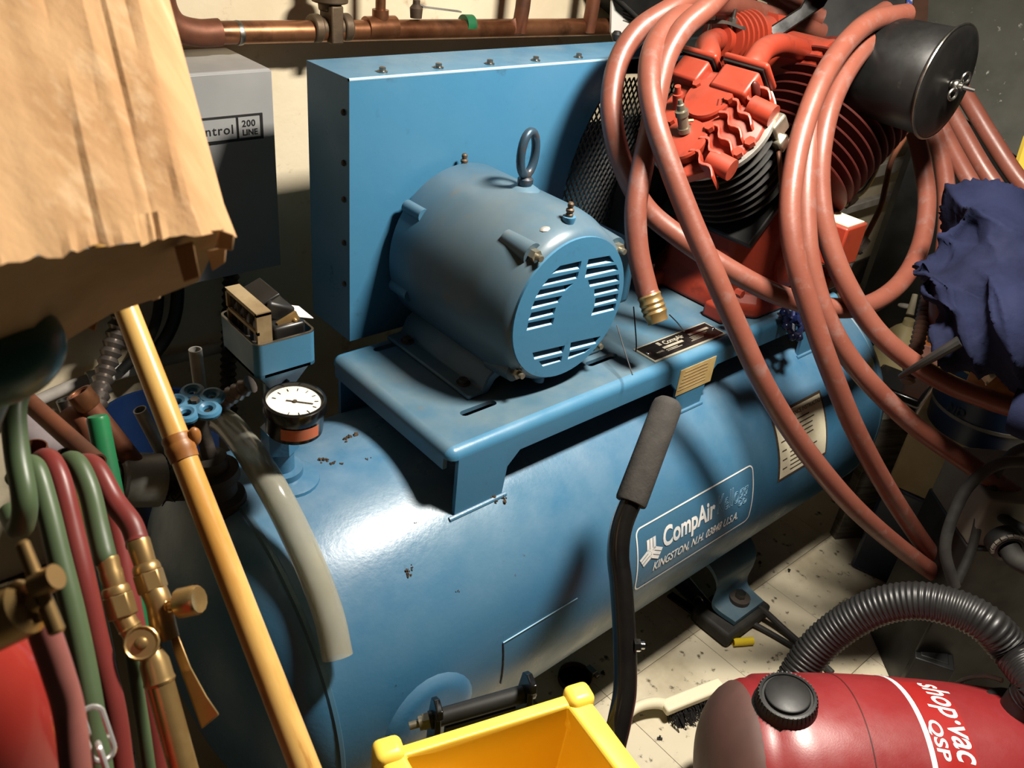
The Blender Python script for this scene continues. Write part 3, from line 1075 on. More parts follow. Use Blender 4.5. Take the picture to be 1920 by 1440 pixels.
part('port_flange', loft([[H(u, w, h) for u, w in ((.120, .045), (.135, .045), (.135, .15), (.120, .15))] for h in (.0, .12)]), 'red', pump, bevel=.006)
# brass relief valve
b0, b1 = H(-.075, -.005, .093), H(-.055, .0, .165)
d_ = nrm(b1 - b0)
part('relief_valve', MB().lathe(b0, d_, [(0, .016), (.012, .016), (.012, .013), (.040, .013), (.042, .016), (.055, .016), (.057, .010), (.070, .009), (.072, .006), (.082, .005)], 16), 'zinc', pump)
part('split_pin', MB().tube([b0 + d_ * .02 + uL * .01, b0 + d_ * .012 + uL * .024 - wY * .01], .004, 6), 'brass', pump)
# stub pipe behind the valve
part('stub_pipe', MB().tube([H(-.01, .075, .06), H(.005, .072, .115)], .013, 14, 1, hollow=.6), 'red', pump)
# fittings round the ring
nb = at(1452, 236, 2.02)
part('unloader_block', MB().box(nb, (.05, .045, .05), np.stack([uL, wY, aL], 1)).box(nb + np.array([.012, -.02, -.035]), (.035, .03, .035), np.stack([uL, wY, aL], 1)), 'zinc', pump, bevel=.006)
part('unloader_tube', MB().tube([nb + np.array([.01, -.02, -.05]), at(1462, 300, 2.03), at(1466, 360, 2.06)], .006, 8), 'copperdull', pump)

# intake pipe to the filter
fx, fz = 2.30, -.385
neck = part('intake_pipe', MB().lathe((2.30, 1.47, -.42), (0, -1, 0), [(0, .05), (.012, .080), (.17, .080), (.185, .084), (.20, .084), (.205, .062), (.28, .06)], 40), 'red', pump)
e0 = H(.147, -.03, .06)
part('intake_elbow', MB().tube([e0 - uL * .02, e0 + uL * .012, at(1432, 94, 2.10), at(1462, 84, 2.20), at(1500, 92, 2.32), at(1520, 98, 2.36)], .0285, 20, 8), 'red', pump)
# finned discharge pipe behind
g0 = H(.135, .098, .06)
g1, g2 = at(1345, 74, 2.30), at(1425, 62, 2.42)
part('discharge_elbow', MB().tube([g0 - uL * .02, g0 + uL * .012, at(1326, 84, 2.18), g1], .030, 18, 8), 'red', pump)
part('discharge_pipe', MB().cyl(g1, at(1450, 60, 2.46), .046, n=28), 'red', pump)
for k in range(6):
    t = .12 + .115 * k
    c = g1 + (g2 - g1) * t; a = nrm(g2 - g1)
    part('pipe_fin', MB().lathe(c, a, [(-.004, .04), (-.004, .068), (.004, .068), (.004, .04)], 36), 'red', pump)
part('pipe_union', MB().hexnut(at(1432, 61, 2.44), at(1462, 66, 2.48), .062), 'red', pump)
st = at(1383, 42, 2.36)
part('pipe_stub', MB().cyl(at(1393, 52, 2.40), at(1394, 22, 2.40), .030, n=20).cyl(at(1394, 24, 2.40), at(1394, 4, 2.40), .024, n=6), 'red', pump)
part('brass_fitting', MB().cyl(at(1398, 20, 2.40), at(1401, -14, 2.40), .017, n=6).cyl(at(1396, 24, 2.40), at(1398, 14, 2.40), .024, n=6), 'brassbright', pump)
# u-bolt clamp strap
sp = [at(1310, 38, 2.28), at(1345, 38, 2.27), at(1372, 47, 2.27), at(1382, 50, 2.28)]
m = MB(); v = []; f = []
for p in spline(sp, 4):
    for d in ((0, 0, .004), (0, -.028, .004), (0, -.028, -.004), (0, 0, -.004)):
        v.append(p + np.array(d))
n_ = len(v) // 4
for i in range(n_ - 1):
    for q in range(4):
        f.append((i * 4 + q, i * 4 + (q + 1) % 4, i * 4 + 4 + (q + 1) % 4, i * 4 + 4 + q))
part('clamp_strap', m.raw(v, f), 'castiron', pump)
for px in (1334, 1373):
    p = at(px, 38 if px < 1350 else 44, 2.265)
    part('clamp_stud', MB().cyl(p - np.array([0, 0, .03]), p + np.array([0, 0, .036]), .0055, n=10).hexnut(p + np.array([0, 0, .002]), p + np.array([0, 0, .014]), .012), 'steel', pump)

# far cylinder, fins in a darker red that carries the filter's shade
aR = np.array([S2, 0, S2]); uR = np.array([S2, 0, -S2])
part('cylinder_barrel', MB().cyl(CR, CR + aR * .44, .115, n=40), 'red', pump)
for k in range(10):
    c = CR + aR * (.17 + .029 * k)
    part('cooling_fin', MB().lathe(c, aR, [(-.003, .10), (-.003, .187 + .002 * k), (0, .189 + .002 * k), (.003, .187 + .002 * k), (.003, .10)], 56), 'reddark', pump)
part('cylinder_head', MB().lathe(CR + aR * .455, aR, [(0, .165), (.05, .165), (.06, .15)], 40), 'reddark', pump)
# flywheel towards the guard
part('flywheel', MB().lathe((2.07, 1.44, -.80), (0, 1, 0), [(0, .24), (0, .315), (.01, .32), (.055, .32), (.06, .31), (.06, .24), (.03, .22)], 64).box((2.07, 1.47, -.8), (.5, .03, .06)).box((2.07, 1.47, -.8), (.06, .03, .5)).lathe((2.07, 1.43, -.8), (0, 1, 0), [(0, .06), (.08, .06)], 24), 'black', pump)
# air filter
fl0 = (2.30, 1.19, -.378)
filt = part('air_filter', MB().lathe(fl0, (0, -1, 0), [(0, .05), (.0, .110), (.012, .122), (.02, .126), (.235, .131), (.24, .128)], 56), 'filterblack', AC, 'black canister air filter')
part('filter_lid', MB().lathe((2.30, .952, -.375), (0, -1, 0), [(-.008, .134), (-.004, .139), (.003, .139), (.007, .134), (.008, .122), (.012, .105), (.015, .05), (.016, .0)], 56), 'filterblack', filt)
part('filter_rim', MB().torus((2.30, .950, -.375), (0, 1, 0), .1385, .0042, 56, 8), 'steel', filt)
part('filter_dent', MB().lathe((2.30, 1.165, -.376), (0, -1, 0), [(0, .127), (.006, .130), (.012, .128)], 56), 'filterblack', filt)
wn = np.array([2.30, .934, -.375])
part('wing_nut', MB().cyl(wn, wn - np.array([0, .03, 0]), .010, n=14).sphere(wn - np.array([0, .012, 0]), (.015, .012, .015), 14, 8), 'steel', filt)
for s in (-1, 1):
    c = wn + np.array([s * .022, -.020, s * .018])
    part('wing', MB().torus(c, (.3, 1, 0), .013, .0038, 20, 8), 'steel', filt)
part('wing_stem', MB().tube([wn - np.array([0, .025, 0]), wn + np.array([.02, -.05, -.004])], .0055, 8), 'steel', filt)
# tubes at the far side of the pump
tp = [at(1668, 238, 2.62), at(1655, 275, 2.62), at(1640, 320, 2.61), at(1620, 355, 2.60), at(1596, 372, 2.58)]
part('unloader_line', MB().tube(tp, .0095, 10), 'zinc', pump)
tp = [at(1700, 252, 2.75), at(1672, 300, 2.74), at(1660, 350, 2.72), at(1650, 390, 2.70), at(1620, 450, 2.66)]
part('copper_line', MB().tube(tp, .009, 10), 'copperdull', pump)
e = at(1612, 455, 2.65)
part('line_fitting', MB().hexnut(at(1620, 448, 2.655), at(1606, 470, 2.65), .022).cyl(at(1608, 466, 2.65), at(1580, 466, 2.6), .020, n=14).cyl(at(1600, 470, 2.65), at(1585, 500, 2.62), .018, n=14), 'castiron', pump)
part('line_fitting', MB().hexnut(at(1598, 368, 2.585), at(1582, 378, 2.57), .024).cyl(at(1584, 376, 2.575), at(1556, 384, 2.54), .022, n=14), 'zinc', pump)
part('fitting_wheel', MB().torus(at(1562, 382, 2.53), nrm(at(1584, 376, 2.575) - at(1556, 384, 2.54)), .020, .009, 20, 8), 'castiron', pump)

# ------------------------------------------------------------------ drain valve hand wheel by the skirt
hw = at(1487, 601, 2.33)
axh = nrm(np.array([.15, -.75, .55]))
u_, w_h, a_h = frame(axh)
valve2 = part('drain_valve', MB().cyl(hw - axh * .09, hw + axh * .012, .013, n=14).hexnut(hw + axh * .008, hw + axh * .018, .013), 'darkblue', AC)
m = MB().torus(hw, axh, .042, .0085, 32, 8)
for k in range(8):
    q = 2 * math.pi * k / 8
    d = math.cos(q) * u_ + math.sin(q) * w_h
    m.sphere(hw + d * .050, .0115, 10, 7)
    if k % 2:
        m.tube([hw, hw + d * .042], .006, 6, 1)
part('hand_wheel', m, 'darkblue', valve2)

# ------------------------------------------------------------------ pressure switch, gauge, valve on the tank top
ps0 = onTank(525, 895)
riser = part('switch_riser', MB().cyl(np.array([.612, 1.265, TZ + TR - .01]), np.array([.612, 1.265, -.80]), .026, n=20).cyl(np.array([.612, 1.265, TZ + TR - .01]), np.array([.612, 1.265, TZ + TR + .02]), .042, n=24).hexnut(np.array([.612, 1.265, -1.03]), np.array([.612, 1.265, -.98]), .036), 'tankblue', AC)
part('riser_nut', MB().hexnut(np.array([.612, 1.265, -.86]), np.array([.612, 1.265, -.82]), .040), 'castiron', riser)
part('weld_flange', MB().lathe(np.array([.62, 1.25, TZ + TR - .006]), (0, 0, 1), [(0, .062), (.006, .060), (.012, .044)], 28), 'tankblue', riser)
bx0, bx1, by0, by1, bz0, bz1 = .545, .662, 1.20, 1.345, -.818, -.752
m = MB()
v, f = flat(roundrect(bx0, bx1, by0, by1, .014), [roundrect(bx0 + .004, bx1 - .004, by0 + .004, by1 - .004, .011)], (bz1 - bz0) / 2)
m.raw([p + np.array([0, 0, (bz0 + bz1) / 2]) for p in v], f)
v, f = flat(roundrect(bx0, bx1, by0, by1, .014), [], .003)
m.raw([p + np.array([0, 0, bz0 + .003]) for p in v], f)
psw = part('pressure_switch', m, 'blue', AC, 'open blue pressure switch housing')
v, f = flat(roundrect(bx0, bx1, by0, by1, .014), [roundrect(bx0 + .004, bx1 - .004, by0 + .004, by1 - .004, .011)], .0012)
part('switch_rim', MB().raw([p + np.array([0, 0, bz1 + .001]) for p in v], f), 'steel', psw)
part('switch_bracket', MB().bx(.553, .580, 1.206, 1.212, bz0 + .01, -.695).bx(.553, .580, 1.32, 1.326, bz0 + .01, -.695).bx(.553, .580, 1.206, 1.326, -.700, -.693).bx(.553, .557, 1.206, 1.326, -.735, -.729), 'tanbracket', psw)
m = MB()
for k in range(5):
    m.torus((.566, 1.222 + .024 * k, -.765), (0, 0, 1), .010, .003, 14, 6)
    m.cyl((.566, 1.222 + .024 * k, -.81), (.566, 1.222 + .024 * k, -.71), .008, n=10)
part('switch_spring', m, 'castiron', psw)
part('contact_block', loft([[np.array(p) for p in ((.588, 1.215, z), (.650, 1.215, z), (.650, 1.335, z + .0), (.588, 1.335, z))] for z in (-.80, -.735)]).box((.615, 1.285, -.724), (.055, .085, .034), Matrix.Rotation(.45, 3, 'Y')), 'bakelite', psw, bevel=.006)
part('contact_cover', MB().box((.600, 1.290, -.700), (.045, .075, .006), Matrix.Rotation(-.35, 3, 'Y')), 'bakelite', psw, bevel=.002)
part('terminal_plate', MB().box((.622, 1.228, -.735), (.040, .006, .022), Matrix.Rotation(-.35, 3, 'Y')), 'brass', psw)
for dx in (-.011, .011):
    part('terminal_screw', MB().sphere((.622 + dx, 1.224, -.738 + dx * .35), .005, 10, 7), 'brassbright', psw)
part('paper_flag', MB().box((.668, 1.275, -.748), (.030, .055, .0012), Matrix.Rotation(.35, 3, 'Y')), 'white', psw)
part('switch_throat', loft([[np.array(p) for p in ((x0, y0, z), (x1, y0, z), (x1, y1, z), (x0, y1, z))] for (x0, x1, y0, y1, z) in ((.585, .635, 1.235, 1.29, -.87), (.553, .655, 1.21, 1.335, bz0))]), 'blue', psw)
# flexible conduit into the switch
def flexcond(mb, pts, r, pitch, n=12, depth=.14):
    P = spline(pts, 24)
    L = [0]
    for a, b in zip(P, P[1:]):
        L.append(L[-1] + np.linalg.norm(b - a))
    tot = L[-1]; N = int(tot / pitch * 4)
    Q = []
    for k in range(N + 1):
        s = tot * k / N
        i = max(min(np.searchsorted(L, s) - 1, len(P) - 2), 0)
        t = (s - L[i]) / max(L[i + 1] - L[i], 1e-9)
        Q.append(P[i] + (P[i + 1] - P[i]) * t)
    return mb.tube(Q, lambda t: r * (1 - depth + depth * math.cos(t * N / 4 * 2 * math.pi)), n, smooth=False)
part('switch_conduit', flexcond(MB(), [at(470, 720, 1.66), at(445, 735, 1.67), at(420, 752, 1.69), at(395, 790, 1.72)], .019, .017), 'flexsteel', psw)

# gauge
gcn = at(553, 752, 1.51)
gn = nrm(np.array([.02, -.05, 1.0]))
gauge = part('pressure_gauge', MB().lathe(gcn, gn, [(-.062, .03), (-.060, .050), (-.020, .053), (-.016, .0555), (.004, .0555), (.006, .052), (.006, .050), (-.004, .049)], 44), 'blackgloss', AC, 'round pressure gauge with white dial')
part('dial', MB().lathe(gcn, gn, [(-.004, .0495), (-.002, .0495), (-.002, .0)], 40), 'dial', gauge)
gu, gw, _ = frame(gn)
m = MB()
for k in range(11):
    q = math.radians(225 - 27 * k)
    d = gu * math.cos(q) + gw * math.sin(q)
    m.tube([gcn - gn * .001 + d * .034, gcn - gn * .001 + d * .041], .0008, 4, 1)
part('dial_marks', m, 'ink', gauge)
part('dial_needle', MB().tube([gcn - gn * .0002 - gu * .01 - gw * .012, gcn + gu * .022 + gw * .024], .0011, 5, 1).cyl(gcn - gn * .001, gcn + gn * .001, .004, n=12), 'grime', gauge)
d1 = nrm(np.array([-.55, -.8, 0]))
v = []; f = []
for k in range(10):
    q = math.radians(215 + 8.5 * k)
    d = np.array([math.cos(q), math.sin(q), 0]); d = nrm(d - gn * (d @ gn))
    for h in (-.050, -.026):
        v.append(gcn + gn * h + d * .0535)
for k in range(9):
    f.append((2 * k, 2 * k + 1, 2 * k + 3, 2 * k + 2))
part('gauge_label', MB().raw(v, f), 'orangelabel', gauge)
part('gauge_stem', MB().tube([gcn - gn * .058, np.array([.615, 1.262, -.985])], .014, 12, 1), 'bronze', gauge)
# shut off valve with petal wheel
vb = np.array([.485, 1.262, -1.11])
vt = at(366, 757, 1.505)
vax = nrm(vt - vb)
sv = part('shutoff_valve', MB().lathe(vb, vax, [(-.02, .05), (.02, .046), (.03, .034), (.06, .036), (.065, .046), (.085, .046), (.088, .030), (.115, .030), (.12, .014), (np.linalg.norm(vt - vb), .011)], 24), 'castiron', AC)
u_, w_v, a_v = frame(nrm(vax + np.array([0, -.15, .35])))
m = MB()
for k in range(5):
    q = 2 * math.pi * k / 5 + .35
    d = math.cos(q) * u_ + math.sin(q) * w_v
    m.torus(vt + d * .031, a_v, .0155, .0080, 20, 8)
m.torus(vt, a_v, .011, .006, 20, 8)
part('petal_wheel', m, 'blue', sv)
part('wheel_nut', MB().hexnut(vt, vt + a_v * .012, .008), 'castiron', sv)

# ================================================================== AIR HOSE draped over the pump
HR = .0255
HO = thing('air_hose', 'faded red rubber air hose coiled in loops over the red pump', 'hose', onZ(1500, 760, FL))
strands = [
    # outer left loop that sweeps under the pump and up on the far side
    [(1560, -60, 2.3), (1480, -120, 2.2), (1400, -90, 2.1), (1330, -28, 2.05), (1262, 14, 2.0), (1198, 56, 1.98), (1160, 115, 1.97), (1146, 190, 1.96), (1154, 262, 1.97), (1176, 330, 1.99),
     (1212, 392, 2.02), (1268, 440, 2.03), (1345, 492, 2.03), (1430, 540, 2.05), (1500, 566, 2.07), (1570, 578, 2.12), (1632, 570, 2.22), (1690, 528, 2.32),
     (1726, 460, 2.40), (1738, 380, 2.46), (1730, 310, 2.50), (1716, 250, 2.52)],
    # short end with the brass fitting
    [(1560, -20, 2.3), (1500, -110, 2.2), (1430, -110, 2.08), (1385, -50, 2.0), (1332, 8, 1.95), (1282, 52, 1.93), (1250, 105, 1.92), (1234, 165, 1.92), (1222, 232, 1.92), (1205, 310, 1.91), (1192, 390, 1.91), (1196, 470, 1.92), (1212, 540, 1.93), (1218, 556, 1.93)],
    # long strand from the top down to the lower right
    [(1540, 60, 2.58), (1465, 36, 2.5), (1400, 16, 2.38), (1330, 10, 2.15), (1270, 34, 1.98), (1228, 84, 1.92), (1217, 150, 1.88), (1228, 225, 1.86), (1252, 300, 1.86), (1290, 400, 1.87), (1335, 505, 1.88),
     (1385, 620, 1.92), (1440, 735, 1.98), (1515, 850, 2.08), (1610, 960, 2.22), (1720, 1052, 2.40), (1815, 1115, 2.55), (1880, 1160, 2.62)],
    # strands hung over the filter
    [(1700, 26, 2.20), (1640, 38, 2.14), (1592, 74, 2.08), (1546, 140, 2.02), (1512, 222, 1.99), (1490, 310, 1.97), (1481, 400, 1.96), (1492, 490, 1.96), (1520, 585, 1.98), (1554, 685, 2.02), (1608, 815, 2.12), (1678, 940, 2.28), (1755, 1050, 2.48), (1830, 1130, 2.62)],
    [(1690, 60, 2.22), (1640, 72, 2.18), (1596, 120, 2.12), (1560, 190, 2.08), (1541, 270, 2.06), (1537, 350, 2.06), (1548, 430, 2.06), (1580, 520, 2.07), (1636, 612, 2.10), (1700, 672, 2.12), (1775, 718, 2.13), (1850, 748, 2.12), (1900, 764, 2.12)],
    [(1660, 20, 2.32), (1600, 64, 2.24), (1552, 150, 2.14), (1524, 240, 2.08), (1512, 330, 2.05), (1511, 420, 2.04), (1520, 500, 2.04), (1546, 588, 2.05), (1590, 668, 2.08), (1650, 738, 2.12), (1720, 802, 2.17), (1800, 858, 2.22), (1880, 912, 2.26), (1960, 962, 2.30)],
    # strands that fall behind the filter on the right
    [(1752, 246, 2.56), (1770, 320, 2.52), (1776, 400, 2.48), (1770, 480, 2.46), (1760, 560, 2.48), (1756, 640, 2.52)],
    [(1740, 190, 2.60), (1775, 262, 2.55), (1812, 330, 2.50), (1850, 392, 2.46), (1880, 450, 2.44), (1900, 560, 2.44), (1895, 680, 2.48)],
    [(1760, 170, 2.62), (1800, 240, 2.57), (1840, 310, 2.53), (1880, 370, 2.50), (1920, 430, 2.48), (1945, 540, 2.47), (1940, 660, 2.5)],
    [(1780, 130, 2.66), (1815, 188, 2.60), (1860, 262, 2.56), (1905, 330, 2.53), (1960, 400, 2.5), (2000, 520, 2.5), (2000, 660, 2.52)],
    # back of the coil over the top
    [(1390, -30, 2.5), (1440, -14, 2.52), (1490, 14, 2.54), (1540, 34, 2.56)],
]
for s_ in strands:
    part('hose_loop', MB().tube([at(*p) for p in s_], HR, 16, 8), 'hose', HO)
fa, fb = at(1216, 552, 1.93), at(1232, 598, 1.935)
part('hose_fitting', MB().lathe(fa, fb - fa, [(0, .026), (.004, .028), (.008, .026)] + [(.008 + .006 * k, .026 if k % 2 else .0285) for k in range(1, 8)] + [(.056, .024), (.066, .024), (.067, .018), (.05, .016)], 22), 'brass', HO)

# ================================================================== MOP WRINGER (yellow, lower centre)
MW = thing('mop_wringer', 'yellow plastic mop wringer with black linkage and foam gripped lever', 'mop wringer', at(950, 1500, 1.5) * np.array([1, 1, 0]) + np.array([0, 0, FL]))
rim = [at(716, 1398, 1.40), at(1092, 1302, 1.50), at(1215, 1470, 1.24), at(780, 1640, 1.14)]
r0, r1_, r2, r3 = rim
# make the rim level
zr = np.mean([p[2] for p in (r0, r1_)])
r0 = onZ(722, 1412, zr); r1_ = onZ(1085, 1300, zr); r2 = onZ(1212, 1470, zr)
r3 = r0 + (r2 - r1_)
ctr = (r0 + r1_ + r2 + r3) / 4
def inset(P, d):
    out = []
    for p in P:
        e = p - ctr
        out.append(ctr + e * (1 - d / np.linalg.norm(e)))
    return out
def down(P, z, k):
    return [np.array([*(ctr + (p - ctr) * k)[:2], z]) for p in P]
Q = [r0, r1_, r2, r3]
lip = inset(Q, -.014)
rings = [down(Q, FL + .35, .80), down(Q, zr - .06, .96), [p + np.array([0, 0, -.055]) for p in inset(Q, -.004)], [p + np.array([0, 0, -.05]) for p in lip], [p + np.array([0, 0, -.004]) for p in lip], [p + np.array([0, 0, .0]) for p in inset(Q, -.006)],
         inset(Q, .030), [p - np.array([0, 0, .006]) for p in inset(Q, .036)], down(Q, zr - .08, .90), down(Q, FL + .37, .74)]
bk = part('wringer_tub', loft(rings), 'yellow', MW, bevel=.006, seg=3)
for c, dx in ((onZ(735, 1408, zr), 0), (onZ(1082, 1308, zr), 0)):
    e = nrm(c - ctr)
    part('tub_ear', MB().box(c + np.array([0, 0, -.028]) + e * .006, (.05, .046, .082), Matrix.Rotation(math.atan2((r1_ - r0)[1], (r1_ - r0)[0]), 3, 'Z')), 'yellow', MW, bevel=.014, seg=4)
# black linkage with the round bar
bl_, br_ = at(815, 1348, 1.585), at(985, 1300, 1.62)
ax = nrm(br_ - bl_)
part('cross_bar', MB().cyl(bl_ - ax * .01, br_ + ax * .01, .017, n=20), 'black', MW)
upv = np.array([0, 0, 1.0]); sdv = nrm(np.cross(ax, upv))
def cheek(c, sgn):
    pts = [(.03, -.16), (.030, .00), (.024, .030), (.040, .046), (.034, .062), (.004, .060), (-.016, .044), (-.028, -.01), (-.032, -.16)]
    return MB().prism([c + sdv * (a * sgn) + upv * b - ax * .006 for a, b in pts], ax * .012)
part('cheek_plate', cheek(bl_, 1), 'blackgloss', MW, bevel=.002)
part('cheek_plate', cheek(br_, 1), 'blackgloss', MW, bevel=.002)
part('pivot_bolt', MB().hexnut(bl_ - ax * .008, bl_ - ax * .022, .016).cyl(bl_ - ax * .02, bl_ - ax * .030, .014, n=16).cyl(bl_ - ax * .028, bl_ - ax * .048, .008, n=14), 'zinc', MW)
part('pivot_bolt', MB().lathe(br_, ax, [(.006, .014), (.016, .014), (.02, .009)], 14), 'steel', MW)
part('press_plate', MB().prism([bl_ + upv * -.02 + ax * .02, br_ + upv * -.02 - ax * .02, br_ + upv * -.16 - ax * .02, bl_ + upv * -.16 + ax * .02], sdv * .012), 'black', MW)
# lever
lv = [at(1150, 1400, 1.50), at(1162, 1350, 1.52), at(1172, 1290, 1.545), at(1171, 1200, 1.575), at(1165, 1100, 1.605), at(1159, 1040, 1.625), at(1166, 985, 1.645), at(1190, 925, 1.665), at(1222, 838, 1.69), at(1254, 752, 1.715)]
part('lever_tube', MB().tube(lv[:8], .0215, 18, 8), 'blackgloss', MW)
g0, g1 = at(1182, 944, 1.66), at(1256, 748, 1.716)
gd = g1 - g0; gl = np.linalg.norm(gd)
part('foam_grip', MB().lathe(g0, gd, [(0, .020), (.001, .030), (.006, .0315), (gl - .022, .0305), (gl - .010, .028), (gl - .002, .020), (gl, .010), (gl, 0)], 28), 'foam', MW, 'dark grey foam grip')
nb_ = at(1188, 1210, 1.56)
part('lever_bolt', MB().hexnut(nb_, nb_ + nrm(np.array([.8, -.6, 0])) * .012, .012).cyl(nb_, nb_ + nrm(np.array([.8, -.6, 0])) * .02, .007, n=12), 'chrome', MW)
# wheels/legs so that it stands
part('wringer_stand', MB().raw(*(lambda q: (q.v, q.f))(loft([down(Q, FL + .002, .62), down(Q, FL + .352, .80)]))), 'yellow', MW, bevel=.01)

# ================================================================== SHOP VACUUM
VC = at(1655, 1462, 2.02)
vax_ = nrm(np.array([.76, -.65, 0.0]))
VR = .235
VA = thing('wet_dry_vacuum', 'red wet and dry vacuum with black corrugated hose in the lower right', 'vacuum', np.array([VC[0], VC[1], FL]))
pv = []
Lh = .415
for q in np.linspace(0, math.pi / 2, 10):
    pv.append((-Lh + .10 - .12 * math.cos(q), VR * .90 * math.sin(q) ** .8 if q > 0 else 0))
for t in np.linspace(-.305, .44, 12):
    pv.append((t, VR * (1 - .10 * (t + .02) ** 2 / .13 * (1 if t < 0 else .55))))
pv += [(.52, VR * .82), (.56, VR * .6), (.58, 0)]
pv[0] = (pv[0][0], 0)
body = part('vacuum_body', MB().lathe(VC, vax_, pv, 72), 'vacred', VA, angle=60)
vu = np.array([0, 0, 1.0]); vw = np.cross(vax_, vu)     # vw points towards the eye side?
if vw @ nrm(-VC) < 0:
    vw = -vw
def vr(t):
    ts = [p[0] for p in pv]; rs = [p[1] for p in pv]
    return np.interp(t, ts, rs)
def onvac(t, ang, off=.001):
    """ang: degrees from straight up, positive towards the viewer"""
    a = math.radians(ang); r = vr(t) + off
    return VC + vax_ * t + r * (vu * math.cos(a) + vw * math.sin(a))
def vring(t, w, off):
    return MB().lathe(VC + vax_ * t, vax_, [(-w / 2, vr(t) - .003), (-w / 2, vr(t) + off), (w / 2, vr(t + w / 2) + off), (w / 2, vr(t) - .003)], 72)
part('body_seam', vring(-.125, .003, .0006), 'reddark', body)
part('white_stripe', vring(.005, .012, .0008), 'print', body)
part('end_panel', MB().lathe(VC, vax_, [(p[0] - .004, p[1] * 1.004) for p in pv[:8]] + [(pv[8][0], pv[8][1] * .97)], 56), 'vacgrey', body)
def vacpatch(t0, t1, a0, a1, off, n=30, nt=10):
    v = []; f = []
    for i in range(n + 1):
        for j in range(nt + 1):
            v.append(onvac(t0 + (t1 - t0) * j / nt, a0 + (a1 - a0) * i / n, off))
    for i in range(n):
        for j in range(nt):
            q = i * (nt + 1) + j
            f.append((q, q + 1, q + nt + 2, q + nt + 1))
    return MB().raw(v, f)
part('decal', vacpatch(.012, .105, -32, 90, .0007), 'vacdecal', body)
def vactext(name, vf, t0, t1, ang0, ang1, off=.0016):
    xs = [p[0] for p in vf[0]]; ys = [p[1] for p in vf[0]]
    v, f = split2d(vf, (max(xs) - min(xs)) / 40, 0)
    g = lambda x, a, b, c, d: c + (x - a) / (b - a) * (d - c)
    m = MB().raw([onvac(g(p[1], min(ys), max(ys), t0, t1), g(p[0], min(xs), max(xs), ang0, ang1), off) for p in v], f)
    return part(name, m, 'print', body)
vactext('vacuum_lettering', text2d('shop\u00b7vac', .10, .25, .0016), .040, .118, -31, 25)
vactext('vacuum_small_lettering', text2d('QSP', .085, .1, .002), .012, .046, 2, 24)
# black cap
cpp = VC + nrm(vu * 1.0 + vw * .12 - vax_ * .05) * 0
cc = onvac(-.285, -6, 0) - vu * .016
cn = nrm(vu + vw * .02 - vax_ * .16)
cap = part('exhaust_cap', MB().lathe(cc, cn, [(0, .070), (.006, .074), (.010, .070), (.012, .068), (.040, .064), (.045, .062), (.046, .056), (.042, .055), (.042, .050), (.050, .049), (.052, .046), (.052, 0)], 48), 'black', VA)
for k in range(40):
    q = 2 * math.pi * k / 40
    u_, w_, a_ = frame(cn)
    d = math.cos(q) * u_ + math.sin(q) * w_
    if k == 0:
        m = MB()
    m.tube([cc + cn * .030 + d * .0652, cc + cn * .046 + d * .0625], .0022, 5, 1)
part('cap_ribs', m, 'black', cap)
# hose port and hose
pc_ = onvac(.36, 10, 0)
pt = at(1912, 1338, 1.965)
pn = nrm(np.array([0, 0, 1.0]) + vw * .04)
part('hose_port', MB().lathe(pt - pn * .06, pn, [(0, .085), (.05, .078), (.055, .070), (.056, .05), (.03, .048)], 40), 'black', VA)
part('hose_cuff', MB().cyl(pt - pn * .02, pt + pn * .09, .046, n=28), 'black', VA)
vh = [pt + pn * .06, pt + pn * .10, at(1898, 1222, 1.985), at(1852, 1172, 2.0), at(1790, 1140, 2.04), at(1715, 1126, 2.09), at(1640, 1140, 2.14), at(1570, 1180, 2.19), at(1520, 1228, 2.22), at(1482, 1290, 2.24), at(1460, 1350, 2.26)]
part('vacuum_hose', flexcond(MB(), vh, .048, .0125, 20, .045), 'vachose', VA, angle=80)
part('carry_recess_shade', MB().sphere(onvac(-.20, 44, -.004), (.09, .03, .012), 20, 10, np.stack([vax_, nrm(np.cross(vax_, onvac(-.2, 44) - VC)), nrm(onvac(-.2, 44) - VC - vax_ * -.2)], 1)), 'reddark', VA)  # raised patch, its darker red stands in for the shaded hollow
part('vacuum_base', MB().lathe(np.array([VC[0], VC[1], FL + .002]), (0, 0, 1), [(0, .20), (.10, .21), (VC[2] - FL - .10, .20)], 40), 'black', VA)
part('power_cord', MB().tube([at(1880, 1276, 2.05), at(1850, 1268, 2.08), at(1815, 1272, 2.12), at(1790, 1284, 2.16)], .006, 8), 'greywire', VA)

# ================================================================== ON THE FLOOR
sc = thing('spring_clamp', 'black spring clamp of a cable lying against the compressor foot', 'clamp', onZ(1320, 1150, FL))
c0, c1 = onZ(1268, 1098, FL + .05), onZ(1350, 1172, FL + .012)
dd = nrm(c1 - c0); ss = nrm(np.cross(dd, [0, 0, 1]))
part('jaw', MB().prism([c0 + ss * .030 + np.array([0, 0, .02]), c0 - ss * .030 + np.array([0, 0, .02]), c1 - ss * .020, c1 + ss * .024], (0, 0, .006)), 'blackgloss', sc, bevel=.002)
part('jaw', MB().prism([c0 - ss * .030 + np.array([0, 0, .015]), c1 - ss * .020, c1 - ss * .020 + np.array([0, 0, .022]), c0 - ss * .030 + np.array([0, 0, .05])], ss * .005), 'chrome', sc, bevel=.001)
part('lower_jaw', MB().prism([c0 + ss * .05 - np.array([0, 0, .02]), c0 + ss * .02 - np.array([0, 0, .02]), c1 - ss * .01 - np.array([0, 0, .008]), c1 + ss * .03 - np.array([0, 0, .008])], (0, 0, .008)), 'blackgloss', sc, bevel=.002)
part('clamp_spring', MB().torus((c0 + c1) / 2 + np.array([0, 0, .02]), ss, .014, .004, 20, 6), 'steel', sc)
